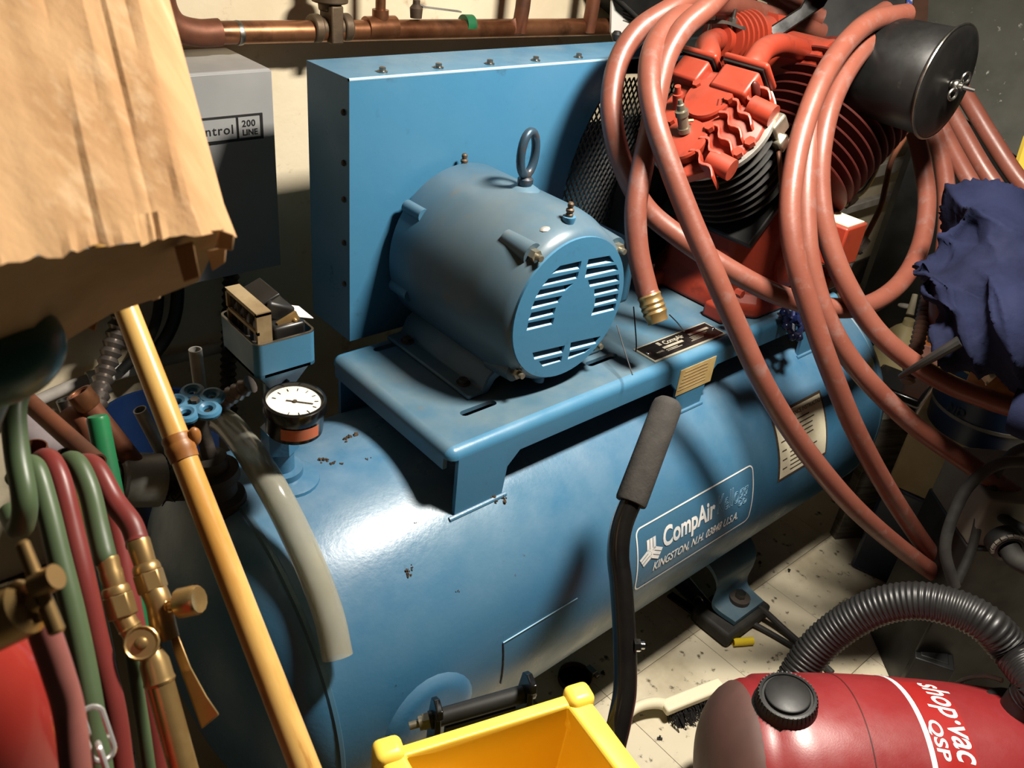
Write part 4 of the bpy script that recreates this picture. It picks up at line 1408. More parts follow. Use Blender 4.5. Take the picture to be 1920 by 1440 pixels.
part('lug_screw', MB().cyl(c1 + ss * -.03 + dd * -.03, c1 + ss * -.05 + dd * -.03, .010, n=12).sphere(c1 - ss * .05 - dd * .02, .011, 10, 7), 'copper', sc)
part('cable', MB().tube([onZ(1345, 1132, FL + .06), onZ(1385, 1122, FL + .075), onZ(1425, 1140, FL + .05), onZ(1470, 1180, FL + .02), onZ(1515, 1220, FL + .012), onZ(1560, 1262, FL + .012)], .011, 10), 'rubber', sc)
part('cable', MB().tube([onZ(1395, 1160, FL + .02), onZ(1432, 1180, FL + .012), onZ(1475, 1205, FL + .011), onZ(1520, 1232, FL + .011)], .009, 10), 'rubber', sc)
bt = onZ(1393, 1203, FL + .013)
be = onZ(1412, 1200, FL + .013) - onZ(1375, 1203, FL + .013)
solo('wire_splice', MB().tube([bt - be / 2, bt + be / 2], .0125, 18, 1, hollow=.7), 'butt', 'short yellow plastic sleeve lying on the floor tiles', 'sleeve')
# worm hose clamp ring
hc = onZ(1078, 1270, FL + .012)
hcT = thing('hose_clamp', 'dark metal hose clamp ring lying on the floor behind the lever', 'hose clamp', hc * np.array([1, 1, 0]) + np.array([0, 0, FL]))
m = MB().lathe(hc - np.array([0, 0, .009]), (0, 0, 1), [(0, .050), (.018, .050), (.018, .0475), (0, .0475)], 36)
part('band', m, 'castiron', hcT)
part('worm_housing', MB().box(hc + np.array([.055, -.012, 0]), (.018, .032, .020)).cyl(hc + np.array([.058, -.04, 0]), hc + np.array([.058, -.026, 0]), .008, n=8), 'steel', hcT, bevel=.002)
# bench brush
br0, br1 = onZ(1250, 1330, FL + .035), onZ(1345, 1292, FL + .035)
BB = thing('bench_brush', 'white handled bench brush with black bristles on the floor', 'brush', br0 * np.array([1, 1, 0]) + np.array([0, 0, FL]))
bd = nrm((br1 - br0) * np.array([1, 1, 0])); bs = np.array([-bd[1], bd[0], 0])
part('brush_handle', MB().tube([onZ(1165, 1352, FL + .045), onZ(1195, 1326, FL + .055), onZ(1230, 1318, FL + .05), br0 + bd * .02], lambda t: .012 + .006 * t, 12), 'offwhite', BB)
part('brush_head', MB().box(br0 + bd * .09 + np.array([0, 0, .012]), (.21, .042, .026), np.stack([bd, bs, np.array([0, 0, 1])], 1)), 'offwhite', BB, bevel=.006)
m = MB()
rng = np.random.default_rng(2)
for k in range(260):
    b = br0 + bd * rng.uniform(.0, .20) + bs * rng.uniform(-.035, .012)
    m.tube([b + np.array([0, 0, .0]), b + np.array([rng.normal(0, .006), rng.normal(0, .006) - .02, -.033])], .0016, 4, 1, smooth=False)
bo = part('bristles', m, 'bristle', BB); bo['kind'] = 'stuff'
for (px, py, l) in ((1237, 1385, .014), (1170, 1372, .010), (1480, 1070, .012), (1425, 1055, .008), (1130, 1262, .012)):
    p = onZ(px, py, FL + .004)
    mm = MB().box(p, (l, .006, .006), Matrix.Rotation(px, 3, 'Z')).box(p + np.array([.003, .003, .0]), (l * .7, .005, .006), Matrix.Rotation(px + 1.2, 3, 'Z'))
    solo('debris', mm, 'ink', 'small dark scrap of debris lying on the floor tiles', 'debris', 'debris on the floor')

# ================================================================== WALL: copper pipe, cabinet, conduits
PYp = 2.035
CPP = thing('copper_pipe_run', 'horizontal copper pipe with bronze valve along the cream wall', 'pipe', (1.4, WALL, -.43))
pz = lambda px, py: onY(px, py, PYp)
PA, PB = pz(372, 62), pz(1147, 50)
part('pipe', MB().cyl(PA, PB + (PB - PA) * .35, .0262, n=28), 'copper', CPP)
part('elbow', MB().tube([PA + np.array([.05, 0, 0]), PA, PA + np.array([-.05, 0, .015]), PA + np.array([-.075, 0, .055]), PA + np.array([-.078, 0, .12])], .031, 20, 6), 'copperdull', CPP)
part('riser', MB().cyl(PA + np.array([-.078, 0, .11]), PA + np.array([-.078, 0, .9]), .0262, n=24), 'copper', CPP)
part('solder_ring', MB().lathe(pz(442, 62), (1, 0, 0), [(0, .0275), (.006, .0285), (.012, .0275)], 24), 'steel', CPP)
v0 = pz(619, 52)
part('gate_valve', MB().cyl(v0 - np.array([.055, 0, 0]), v0 - np.array([.03, 0, 0]), .034, n=24).cyl(v0 + np.array([.03, 0, 0]), v0 + np.array([.055, 0, 0]), .034, n=24).cyl(v0 - np.array([.04, 0, 0]), v0 + np.array([.04, 0, 0]), .027, n=24).box(v0 + np.array([0, -.008, .012]), (.034, .062, .09)).lathe(v0 + np.array([0, 0, .04]), (0, 0, 1), [(0, .028), (.02, .030), (.02, .046), (.042, .046), (.044, .03), (.07, .024), (.3, .018)], 22), 'bronze', CPP, bevel=.004)
t0_ = pz(713, 52)
part('tee', MB().cyl(t0_ - np.array([.045, 0, 0]), t0_ + np.array([.045, 0, 0]), .0295, n=24).cyl(t0_, t0_ + np.array([0, 0, .045]), .022, n=20), 'copper', CPP)
part('riser', MB().cyl(t0_ + np.array([0, 0, .03]), t0_ + np.array([0, 0, .9]), .0135, n=18), 'copper', CPP)
for px in (968, 1097):
    b = pz(px, 50)
    part('riser', MB().tube([b + np.array([-.02 if px < 1000 else 0, 0, .02]), b + np.array([0, -.02, .055]), b + np.array([.01, -.02, .9])], .022, 18, 4), 'copperdull', CPP)
lvb = pz(780, 30)
part('ball_valve', MB().lathe(lvb, (0, 0, 1), [(-.005, .016), (.02, .018), (.03, .010), (.04, .010)], 16), 'bronze', CPP)
m = MB()
la, lb = pz(790, 14), pz(862, 20)
m.prism([la + np.array([0, -.008, 0]), lb + np.array([0, -.009, -.004]), lb + np.array([0, .009, -.004]), la + np.array([0, .008, 0])], (0, 0, .004)).prism([lvb + np.array([0, -.007, .03]), la + np.array([.01, -.008, 0]), la + np.array([.01, .008, 0]), lvb + np.array([0, .007, .03])], (0, 0, .004))
part('valve_lever', m, 'galv', CPP)
part('green_tape', MB().cyl(pz(868, 46), pz(884, 46), .0268, n=24), 'greenpaint', CPP)
# a second pipe higher on the wall
solo('upper_wall_pipe', MB().cyl((-.6, 2.03, -.155), (3.0, 2.03, -.175), .034, n=24), 'copperdull', 'thin copper pipe high on the cream wall above the valve', 'pipe')

CB = thing('control_cabinet', 'grey steel lighting control cabinet mounted on the wall behind the cardboard box', 'cabinet', (.56, WALL, -.97))
part('cabinet_body', MB().bx(.16, .951, 1.905, WALL, -.969, -.472), 'cabinet', CB, bevel=.006)
part('cabinet_door', MB().bx(.165, .949, 1.900, 1.906, -.966, -.475), 'cabinet', CB, bevel=.002)
fy = 1.8995
A0, A1 = onY(491, 211, fy), onY(491, 259, fy)
px1, pzt, pzb = A0[0], A0[2], A1[2]
v, f = flat([(px1 - .52, pzb), (px1, pzb), (px1, pzt), (px1 - .52, pzt)], [], .002)
part('label_frame', MB().raw([np.array([p[0], fy - .001 + p[2], p[1]]) for p in v], f), 'ink', CB)
part('label_field', MB().bx(px1 - .51, px1 - .068, fy - .005, fy - .003, pzb + .007, pzt - .005), 'cabinet', CB)
part('label_field', MB().bx(px1 - .062, px1 - .009, fy - .005, fy - .003, pzb + .007, pzt - .005), 'cabinet', CB)
ez_ = np.array([0, 0, 1.0]); ny_ = np.array([0, -1.0, 0])
tv = text2d('Control', .030, 0, .0004, spacing=1.15)
w_ = max(p[0] for p in tv[0])
part('label_lettering', place(tv, (px1 - .076 - w_, fy - .0055, (pzt + pzb) / 2 - .010), ex, ez_, ny_, 0), 'ink', CB)
part('label_lettering', place(text2d('200', .021, 0, .0006, spacing=1.1), (px1 - .054, fy - .0055, (pzt + pzb) / 2 + .003), ex, ez_, ny_, 0), 'ink', CB)
part('label_lettering', place(text2d('LINE', .019, 0, .0006), (px1 - .054, fy - .0055, (pzt + pzb) / 2 - .017), ex, ez_, ny_, 0), 'ink', CB)
solo('flexible_conduit', flexcond(MB(), [onY(434, 492, 2.06), onY(432, 560, 2.05), onY(430, 640, 2.03), onY(428, 720, 2.0), onY(432, 780, 1.95)], .024, .02), 'castiron', 'dark flexible conduit dropping from the grey control cabinet', 'conduit')
solo('flexible_conduit', flexcond(MB(), [onY(238, 545, 2.05), onY(225, 600, 2.05), onY(208, 660, 2.02), onY(192, 715, 1.98), onY(180, 765, 1.92)], .027, .024), 'flexsteel', 'shiny flexible metal conduit hanging behind the bamboo pole', 'conduit')
CD = thing('wall_conduit', 'thin grey conduit along the wall behind the copper pipe ends', 'conduit', onY(160, 715, 2.1))
part('conduit', MB().tube([onY(-30, 800, 2.10), onY(85, 745, 2.10), onY(165, 712, 2.10), onY(250, 690, 2.10), onY(420, 650, 2.10)], .016, 12), 'greywire', CD)
part('conduit_sleeve', MB().cyl(onY(164, 712, 2.10), onY(252, 689, 2.10), .0215, n=18), 'white', CD)
BCb = [onY(325, 470, 2.07), onY(333, 540, 2.06), onY(326, 600, 2.06), onY(300, 650, 2.06), onY(262, 690, 2.06)]
solo('black_cable', MB().tube(BCb, .017, 12), 'black', 'thick black cable curving down the wall beside the bamboo pole', 'cable')
solo('black_cable', MB().tube([p + np.array([-.045, .01, 0]) for p in BCb], .013, 12), 'rubber', 'thinner dark cable bent down the wall behind the thick one', 'cable')

# ================================================================== LEFT: pole, clear tube, pipes
p0, p1 = at(250, 617, 1.25), at(570, 1440, 1.2)
pd = nrm(p1 - p0)
tf = (FL - p1[2]) / pd[2]
bot = p1 + pd * tf + np.array([0, 0, .012])
tw = (1.95 - p0[1]) / pd[1]
top = p0 + pd * tw
BP = thing('bamboo_pole', 'yellow bamboo pole leaning in front of the blue tank', 'pole', bot)
Lp = np.linalg.norm(top - bot)
part('pole', MB().lathe(bot, top - bot, [(0, .0245), (Lp * .25, .0235), (Lp * .6, .0185), (Lp, .013)], 28), 'bamboo', BP)
nd = at(334, 832, 1.237)
for tpx in ((338, 836, 1.237),):
    q = at(*tpx); s_ = np.dot(q - bot, nrm(top - bot)); c = bot + nrm(top - bot) * s_
    part('node', MB().lathe(c, top - bot, [(-.022, .0205), (-.010, .0212), (-.004, .0226), (.001, .0214), (.005, .0206), (.010, .0218), (.016, .0200)], 28), 'bamboonode', BP)
    kx = c + np.array([.021, -.006, .012])
    part('knot', MB().sphere(kx, (.010, .008, .016), 12, 8), 'bamboonode', BP)
CTp = [(396, 782, 1.76), (425, 795, 1.70), (462, 838, 1.62), (505, 905, 1.545), (550, 990, 1.53), (590, 1080, 1.52), (618, 1160, 1.51), (633, 1232, 1.505)]
def shell(pts, r, ri, n=22, res=8):
    o_, i_ = MB().tube(pts, r, n, res), MB().tube(pts, ri, n, res)
    nv = len(o_.v); N = nv // n
    f = [q for q in o_.f if len(q) == 4] + [tuple(x + nv for x in q[::-1]) for q in i_.f if len(q) == 4]
    for k in range(n):
        k2 = (k + 1) % n
        f.append((k2, k, nv + k, nv + k2)); e = (N - 1) * n
        f.append((e + k, e + k2, nv + e + k2, nv + e + k))
    return MB().raw(o_.v + i_.v, f)
solo('clear_tube', shell([at(*p) for p in CTp], .0275, .0215), 'cleartube', 'cloudy clear plastic tube draped over the near end of the tank', 'tube')

def openpipe(name, a, b, r, mat_, label, cat='pipe', group=None, hol=.8):
    return solo(name, MB().tube([np.asarray(a), np.asarray(b)], r, 20, 1, hollow=hol), mat_, label, cat, group)
CT = thing('copper_pipe', 'copper pipe offcut with wide bright end leaning in the blue bin', 'pipe', at(290, 920, 1.62))
a, b = at(148, 737, 1.52), at(285, 910, 1.62)
part('pipe', MB().tube([a, b], .0185, 20, 1, hollow=.75), 'copperdull', CT)
part('pipe_collar', MB().lathe(a + nrm(b - a) * -.002, b - a, [(.035, .0150), (.002, .0165), (0, .0180), (0, .0225), (.028, .0225), (.034, .0195)], 22), 'copper', CT)
openpipe('steel_tube', at(262, 768, 1.60), at(310, 860, 1.68), .0125, 'galv', 'narrow grey steel tube leaning in the blue bin')
openpipe('conduit_stub', at(366, 655, 1.62), at(378, 750, 1.68), .0125, 'galv', 'upright steel conduit stub with green tape behind the blue valve wheel')
a = at(374, 722, 1.665); b = at(378, 752, 1.685)
openpipe('copper_pipe', at(52, 752, 1.24), at(182, 868, 1.14), .0135, 'copperdull', 'long dull copper pipe bent behind the green hose')
openpipe('copper_pipe', at(42, 785, 1.42), at(110, 850, 1.45), .0125, 'copperdull', 'slim copper pipe below the long dull one')
openpipe('silver_tube', at(122, 748, 1.58), at(165, 850, 1.62), .0165, 'steel', 'shiny short tube end beside the copper collar')
ELB = thing('copper_elbow', 'dull copper elbow fitting lying among the pipe offcuts', 'pipe fitting', at(160, 830, 1.55))
part('elbow', MB().tube([at(118, 800, 1.58), at(140, 782, 1.55), at(160, 792, 1.54), at(168, 820, 1.55), at(166, 850, 1.57)], .021, 18, 6), 'copperdull', ELB)
part('elbow_collar', MB().lathe(at(166, 838, 1.565), at(166, 858, 1.58) - at(166, 838, 1.565), [(0, .0235), (.018, .0235)], 20), 'copper', ELB)
gs0, gs1 = at(182, 780, 1.32), at(204, 890, 1.34)
gs1 = gs0 + (gs1 - gs0) * ((FL - gs0[2]) / (gs1 - gs0)[2])
gsl = np.linalg.norm(gs1 - gs0)
solo('green_stake', MB().lathe(gs0, gs1 - gs0, [(0, .0), (.0, .0145), (.005, .0165), (gsl, .0165)], 10), 'greenpaint', 'green round stake standing beside the grey pipe coupling', 'stake')
bb0 = at(250, 830, 1.95)
BN = thing('blue_bin', 'blue plastic bin standing behind the pipe offcuts', 'bin', np.array([bb0[0], bb0[1], FL]))
rt = at(255, 740, 2.22)
part('bin_body', MB().lathe(np.array([rt[0], rt[1] - .145, FL + .003]), (0, 0, 1), [(0, .10), (rt[2] - FL, .145), (rt[2] - FL + .004, .150), (rt[2] - FL + .004, .140), (.05, .09)], 40), 'bluebin', BN)
solo('blue_plastic_cap', MB().sphere(at(138, 800, 1.60), (.022, .022, .028), 16, 10), 'bluebin', 'small blue plastic cap between the copper offcuts', 'cap')
# crumpled rag
m = MB().sphere(at(62, 838, 1.42), (.045, .04, .045), 26, 18)
rng = np.random.default_rng(9)
for v in m.v:
    c = at(62, 838, 1.42); d = v - c
    v += d * (.25 * math.sin(40 * d[0] + 25 * d[2]) + .18 * math.sin(55 * d[1] - 30 * d[0]))
solo('rag', m, 'rag', 'crumpled grey rag tucked behind the green hose', 'rag', subsurf=1)
openpipe('pipe_ring', at(62, 838, 1.06), at(62, 838, 1.06) * np.array([1, 1.06, 0]) + np.array([0, 0, FL]), .0165, 'copperdull', 'open dark pipe end in front of the grey rag', hol=.9)
openpipe('pipe_ring', at(122, 850, 1.15), at(122, 850, 1.15) * np.array([1, 1.06, 0]) + np.array([0, 0, FL]), .0125, 'steel', 'thin rimmed open tube end beside the green hose', hol=.92)

# ================================================================== LEFT: welding hoses and torch
def hoseobj(name, pts, r, mat_, label, group='welding hoses hung in a loop'):
    return solo(name, MB().tube([at(*p) for p in pts], r, 16, 8), mat_, label, 'hose', group)
hoseobj('welding_hose', [(40, 715, .80), (26, 770, .78), (32, 850, .77), (44, 920, .76), (46, 960, .76), (36, 990, .77), (20, 960, .79)], .0108, 'greenhose', 'faded green welding hose hanging at the far left with a bend')
hoseobj('welding_hose', [(30, 900, .93), (48, 876, .92), (66, 880, .91), (88, 950, .90), (110, 1040, .89), (140, 1160, .88), (168, 1300, .87), (192, 1460, .86)], .0118, 'greenhose', 'green welding hose next to the far left one')
hoseobj('welding_hose', [(58, 900, .97), (74, 868, .96), (92, 862, .95), (112, 900, .94), (132, 980, .93), (158, 1090, .92), (182, 1200, .92), (214, 1330, .92), (232, 1460, .92)], .0122, 'redhose', 'red welding hose between two green ones')
hoseobj('welding_hose', [(104, 900, 1.0), (122, 872, .99), (142, 868, .98), (166, 916, .97), (184, 990, .96), (196, 1040, .95), (200, 1054, .95)], .0122, 'greenhose', 'green welding hose ending in the lower brass torch fitting')
hoseobj('welding_hose', [(140, 880, 1.03), (158, 870, 1.02), (180, 880, 1.01), (214, 940, 1.0), (244, 980, .99), (256, 1010, .985), (258, 1022, .98)], .0130, 'redhose', 'red welding hose ending in the upper brass torch fitting')
hoseobj('welding_hose', [(108, 1090, .90), (128, 1160, .89), (150, 1260, .88), (168, 1340, .87), (178, 1460, .87)], .0115, 'greenhose', 'dark green welding hose low behind the steel chain')
hoseobj('welding_hose', [(200, 920, 1.06), (222, 1010, 1.05), (240, 1110, 1.04), (262, 1230, 1.03), (286, 1350, 1.03), (300, 1460, 1.03)], .0130, 'redhose', 'dark red hose running behind the brass torch')
hoseobj('welding_hose', [(238, 1160, 1.0), (252, 1260, .99), (268, 1360, .99), (282, 1460, .99)], .0075, 'greenhose', 'thin grey green hose behind the brass torch handle')
hoseobj('welding_hose', [(62, 1110, .60), (78, 1170, .60), (108, 1260, .61), (130, 1340, .62), (144, 1460, .62)], .0108, 'pinkhose', 'pale red hose in front of the red cylinder', None)

TO = thing('cutting_torch', 'brass cutting torch with two valve knobs hung among the welding hoses', 'torch', at(330, 1500, .95))
def fit(a, b, prof, mat_='brass', name='hose_fitting', n=20):
    a = np.asarray(a); b = np.asarray(b); L = np.linalg.norm(b - a)
    return part(name, MB().lathe(a, b - a, [(t * L, r) for t, r in prof], n), mat_, TO)
f1a, f1b = at(200, 1046, .95), at(232, 1160, .945)
fit(f1a, f1b, [(0, .0120), (.05, .0126), (.20, .0118), (.24, .0126), (.46, .0118), (.48, .0138), (.53, .0150), (.60, .0150), (.62, .0128)])
part('hex_nut', MB().cyl(f1a + (f1b - f1a) * .60, f1a + (f1b - f1a) * .98, .0165, n=6), 'brass', TO, bevel=.002)
f2a, f2b = at(258, 1012, .98), at(288, 1108, .975)
fit(f2a, f2b, [(0, .0124), (.05, .0132), (.45, .0124), (.48, .0140), (.54, .0156), (.62, .0156), (.64, .0132)])
part('hex_nut', MB().cyl(f2a + (f2b - f2a) * .62, f2a + (f2b - f2a) * 1.0, .0172, n=6), 'brass', TO, bevel=.002)
part('valve_body', MB().tube([f1b - (f1b - f1a) * .05, at(246, 1182, .945), at(266, 1206, .95), at(288, 1228, .95)], .0118, 16, 6), 'brass', TO)
part('valve_neck', MB().lathe(at(237, 1166, .945), at(252, 1192, .945) - at(237, 1166, .945), [(0, .0095), (.008, .0130), (.012, .0095)], 18), 'brassbright', TO)
part('valve_body', MB().tube([f2b - (f2b - f2a) * .05, at(298, 1130, .972), at(304, 1165, .972), at(312, 1198, .972)], .0145, 16, 6), 'brass', TO)
kn = at(265, 1206, .925); kd = nrm(-kn + np.array([-.12, 0, .05]))
part('valve_knob', MB().lathe(kn, kd, [(-.022, .005), (-.009, .006), (-.008, .0175), (-.004, .0190), (.001, .0186), (.002, .0172), (.0005, .0150), (.001, .0070), (.004, .0060), (.0055, .0035), (.0055, 0)], 16), 'brass', TO)
ka, kb = at(308, 1137, .97), at(374, 1124, .96)
L_ = np.linalg.norm(kb - ka)
part('valve_knob', MB().lathe(ka, kb - ka, [(0, .0085), (.007, .0085), (.008, .0070), (.018, .0070), (.019, .0150), (.021, .0172), (L_ - .004, .0172), (L_, .0150), (L_ - .0015, .0090), (L_ - .003, 0)], 12), 'brassbright', TO)
h0, h1 = at(284, 1222, .95), at(352, 1470, .94)
part('handle_collar', MB().lathe(h0, h1 - h0, [(0, .0120), (.012, .0160), (.030, .0165), (.034, .0175), (.037, .0160)], 22), 'brass', TO)
part('handle_tube', MB().cyl(h0 + (h1 - h0) * .2, h1, .0152, n=22), 'brassbright', TO)
fl_ = [at(318, 1192, .975), at(334, 1188, .975), at(358, 1250, .97), at(388, 1305, .968), at(412, 1340, .966), at(378, 1368, .966), at(350, 1290, .97), at(328, 1230, .975)]
part('flared_plate', MB().prism(fl_, nrm(fl_[0]) * .010), 'brass', TO, bevel=.002)

# brass regulator with tee key
RG = thing('brass_regulator', 'brass regulator cap with tee handle at the left edge', 'regulator', at(30, 1200, .58))
ra, rb = at(-110, 1212, .58), at(64, 1130, .57)
La = np.linalg.norm(rb - ra)
rd = nrm(rb - ra)
part('regulator_body', MB().lathe(ra, rb - ra, [(0, .0205), (La - .016, .0200), (La - .006, .0188), (La - .001, .0140), (La, .0075), (La + .006, .0060)], 32), 'brassbright', RG)
tb = at(86, 1090, .568)
part('tee_boss', MB().cyl(tb - rd * .0085, tb + rd * .0085, .0088, n=20), 'brass', RG)
t1, t2 = at(40, 1014, .57), at(108, 1188, .57)
lt = np.linalg.norm(t2 - t1)
part('tee_bar', MB().lathe(t1, t2 - t1, [(0, .0030), (.002, .0046), (lt - .002, .0056), (lt, .0040)], 20), 'brass', RG)
# red cylinder
rc = at(-40, 1420, .62)
RK = thing('red_cylinder', 'glossy red gas cylinder in the lower left corner', 'gas cylinder', np.array([rc[0], rc[1], FL]))
rt_ = at(20, 1195, .62)
hgt = rt_[2] - FL
cxy = at(-45, 1330, .66)
part('cylinder_body', MB().lathe((cxy[0], cxy[1], FL + .003), (0, 0, 1), [(0, .05), (.01, .060), (hgt - .13, .062), (hgt - .09, .060), (hgt - .05, .052), (hgt - .02, .036), (hgt, .018), (hgt + .01, .014)], 40), 'redtank', RK)
# chain
CHN = thing('steel_chain', 'shiny steel chain hanging beside the pale red hose', 'chain', at(185, 1450, .75))
u_ = nrm(at(196, 1440, .75) - at(170, 1350, .75))
def link(c, d, side, l=.0245, w=.0095, r=.0027):
    P = []
    for q in np.linspace(0, 2 * math.pi, 20, endpoint=False):
        P.append(c + d * (l - w) * (1 if math.cos(q) > 0 else -1) + d * w * math.cos(q) + side * w * math.sin(q))
    return MB().tube(P, r, 8, 1, True)
ch = [at(150, 1328, .76), at(182, 1376, .76), at(199, 1442, .76)]
vd = nrm(at(180, 1376, .76))
for i, c in enumerate(ch):
    d = nrm(np.array(at(196, 1450, .76) - at(158, 1330, .76)))
    sd = nrm(np.cross(d, vd)) if i % 2 else vd
    part('chain_link', link(c, d, sd), 'linksteel', CHN)
# dark cylinder valve cap below the box
TC = thing('cylinder_cap', 'dark green gas cylinder cap right below the cardboard box', 'cylinder cap', np.array([at(-32, 655, .63)[0], at(-32, 655, .63)[1], FL]))
tcc = at(-32, 655, .63)
part('cap_dome', MB().sphere(tcc, (.056, .056, .040), 32, 20), 'teal', TC)
nd_ = at(-330, 1400, .72) - tcc
nd_ = nd_ * ((FL + .02 - tcc[2]) / nd_[2])
part('cap_neck', MB().cyl(tcc, tcc + nd_, .030, .034, 32), 'teal', TC)

# ================================================================== CARDBOARD BOX
BX = thing('cardboard_box', 'torn brown cardboard box close to the eye in the upper left', 'box', at(100, 520, .66))
# lower outline of the walls and the direction up the box
lo_ = [at(-260, 565, .42), at(-60, 505, .48), at(60, 484, .52), at(170, 466, .555), at(262, 455, .585), at(296, 448, .60), at(330, 440, .612), at(372, 440, .625), at(412, 434, .668), at(436, 446, .70), at(430, 420, .78), at(410, 395, 1.0), at(-260, 470, .80)]
up_ = at(312, -20, .71) - at(432, 430, .655)
up_ = up_ * 1.5
ridge = []
for k in range(len(lo_)):
    p, q = lo_[k], lo_[(k + 1) % len(lo_)]
    m_ = 6 if k < 5 else (3 if k < 8 else 1)
    for j in range(m_):
        x = p + (q - p) * j / m_
        ridge.append(x - nrm(x) * (.0007 * math.sin(2.9 * len(ridge)) * (1 + math.sin(1.7 * len(ridge))) if 0 < k < 8 else 0))
lo_ = ridge
n = len(lo_)
v = []; f = []
NS = 16
rng = np.random.default_rng(5)
for i in range(NS + 1):
    t = i / NS
    for k, p in enumerate(lo_):
        j = .0012 * math.sin(9 * t + k * .9)
        e = nrm(-p)
        w_in = 1.0
        v.append(p + up_ * t + e * j + (rng.normal(0, .0016, 3) if i == 0 else 0))
for i in range(NS):
    for k in range(n):
        k2 = (k + 1) % n
        f.append((i * n + k, i * n + k2, (i + 1) * n + k2, (i + 1) * n + k))
f.append(tuple(range(NS * n, NS * n + n)))
part('box_walls', MB().raw(v, f), 'cardboard', BX, angle=25)
# inner liner/bottom flap that hangs in shade
fa = [at(-260, 562, .43), at(-60, 503, .49), at(60, 482, .53), at(170, 465, .565), at(262, 454, .595), at(330, 440, .622), at(420, 430, .66)]
fb = [at(-260, 790, .60), at(-60, 765, .66), at(66, 712, .70), at(112, 646, .72), at(205, 590, .74), at(290, 560, .745), at(372, 528, .75)]
v = fa + fb; nn = len(fa)
v = v + [p + nrm(p) * .006 for p in v]
f = []
for k in range(nn - 1):
    f.append((k, k + 1, nn + k + 1, nn + k)); f.append((2 * nn + k, 3 * nn + k, 3 * nn + k + 1, 2 * nn + k + 1))
    f.append((nn + k, nn + k + 1, 3 * nn + k + 1, 3 * nn + k))
part('bottom_flap', MB().raw(v, f), 'cardinner', BX, angle=20)
# torn shreds at the corner and along the flap
for (pts) in ([(326, 462, .64), (362, 452, .63), (375, 520, .64), (345, 530, .65)], [(388, 470, .66), (425, 462, .67), (422, 492, .68), (398, 508, .68)], [(410, 430, .64), (440, 440, .645), (436, 470, .65), (405, 466, .65)], [(280, 552, .78), (306, 540, .78), (300, 560, .775), (285, 566, .775)], [(160, 604, .80), (186, 596, .80), (178, 622, .80), (165, 616, .80)]):
    P = [at(*p) for p in pts]
    part('torn_shred', MB().prism(P, nrm(P[0]) * .004), 'cardboard', BX, bevel=.001)

# ================================================================== RIGHT: jacket, bottle and the clutter behind
def crumple(name, lumps, seed, sub=1, amp=.02):
    """cloth heap: overlapping lumps fused by a voxel remesh and folded by ridged noise"""
    m = MB()
    for (c, r) in lumps:
        m.sphere(c, r, 24, 16)
    return m
JK = thing('blue_work_jacket', 'navy blue work jacket heaped over the clutter on the right', 'jacket', onZ(1830, 720, FL))
jl = [((1860, 420, 2.12), (.15, .13, .11)), ((1790, 520, 2.06), (.12, .11, .07)), ((1880, 520, 2.06), (.14, .12, .10)), ((1850, 620, 2.04), (.15, .12, .09)),
      ((1920, 600, 1.98), (.16, .14, .14)), ((1740, 515, 2.05), (.05, .07, .035)), ((1800, 650, 2.02), (.06, .09, .06)), ((1935, 690, 1.98), (.07, .07, .07)), ((1900, 390, 2.16), (.10, .10, .07)), ((1775, 560, 2.03), (.07, .10, .04)), ((1805, 455, 2.10), (.08, .08, .07)), ((1850, 470, 2.06), (.09, .09, .09))]
m = MB()
for (a, r) in jl:
    m.sphere(at(*a), r, 24, 16)
jo = part('jacket_cloth', m, 'jacket', JK)
rm = jo.modifiers.new('remesh', 'REMESH'); rm.mode = 'VOXEL'; rm.voxel_size = .0065; rm.use_smooth_shade = True
dg_ = bpy.context.evaluated_depsgraph_get()
ev = jo.evaluated_get(dg_)
nm = bpy.data.meshes.new_from_object(ev)
jo.modifiers.clear()
co = np.array([v.co[:] for v in nm.vertices]); no = np.array([v.normal[:] for v in nm.vertices])
def vnoise(p, seed):
    r = np.random.default_rng(seed); out = np.zeros(len(p))
    for k in range(10):
        d = r.normal(0, 1, 3); d /= np.linalg.norm(d); fq = r.uniform(6, 16); ph = r.uniform(0, 6.28)
        out += np.sin(p @ d * fq + ph) / 10
    return out
wr = np.stack([vnoise(co, s) for s in (1, 2, 3)], 1) * .32
q = co + wr
disp = np.zeros(len(co))
for k, (d, fq, am) in enumerate((((.8, .5, .35), 19, .020), ((-.3, .8, .6), 15, .020), ((.5, -.6, .7), 38, .010), ((.2, .3, -.9), 28, .012))):
    d = np.array(d); d = d / np.linalg.norm(d)
    w = np.clip(vnoise(co, 20 + k) * 3 + .5, 0, 1)
    disp += am * w * (1 - 2 * np.abs(np.sin(q @ d * fq)) ** .55)
co2 = co + no * disp[:, None]
for i, vv in enumerate(nm.vertices):
    vv.co = co2[i]
for p in nm.polygons:
    p.use_smooth = True
nm.materials.clear(); nm.materials.append(M['jacket'])
jo.data = nm
part('jacket_cuff', MB().tube([at(1898, 768, 2.0), at(1930, 775, 1.98), at(1975, 780, 1.96)], lambda t: .055 + .02 * t, 22, 5), 'jacket', JK)
part('drawstring', MB().tube([at(1800, 640, 1.96), at(1752, 668, 2.0), at(1714, 690, 2.05), at(1688, 706, 2.1)], lambda t: .014 - .008 * t, 10), 'black', JK)

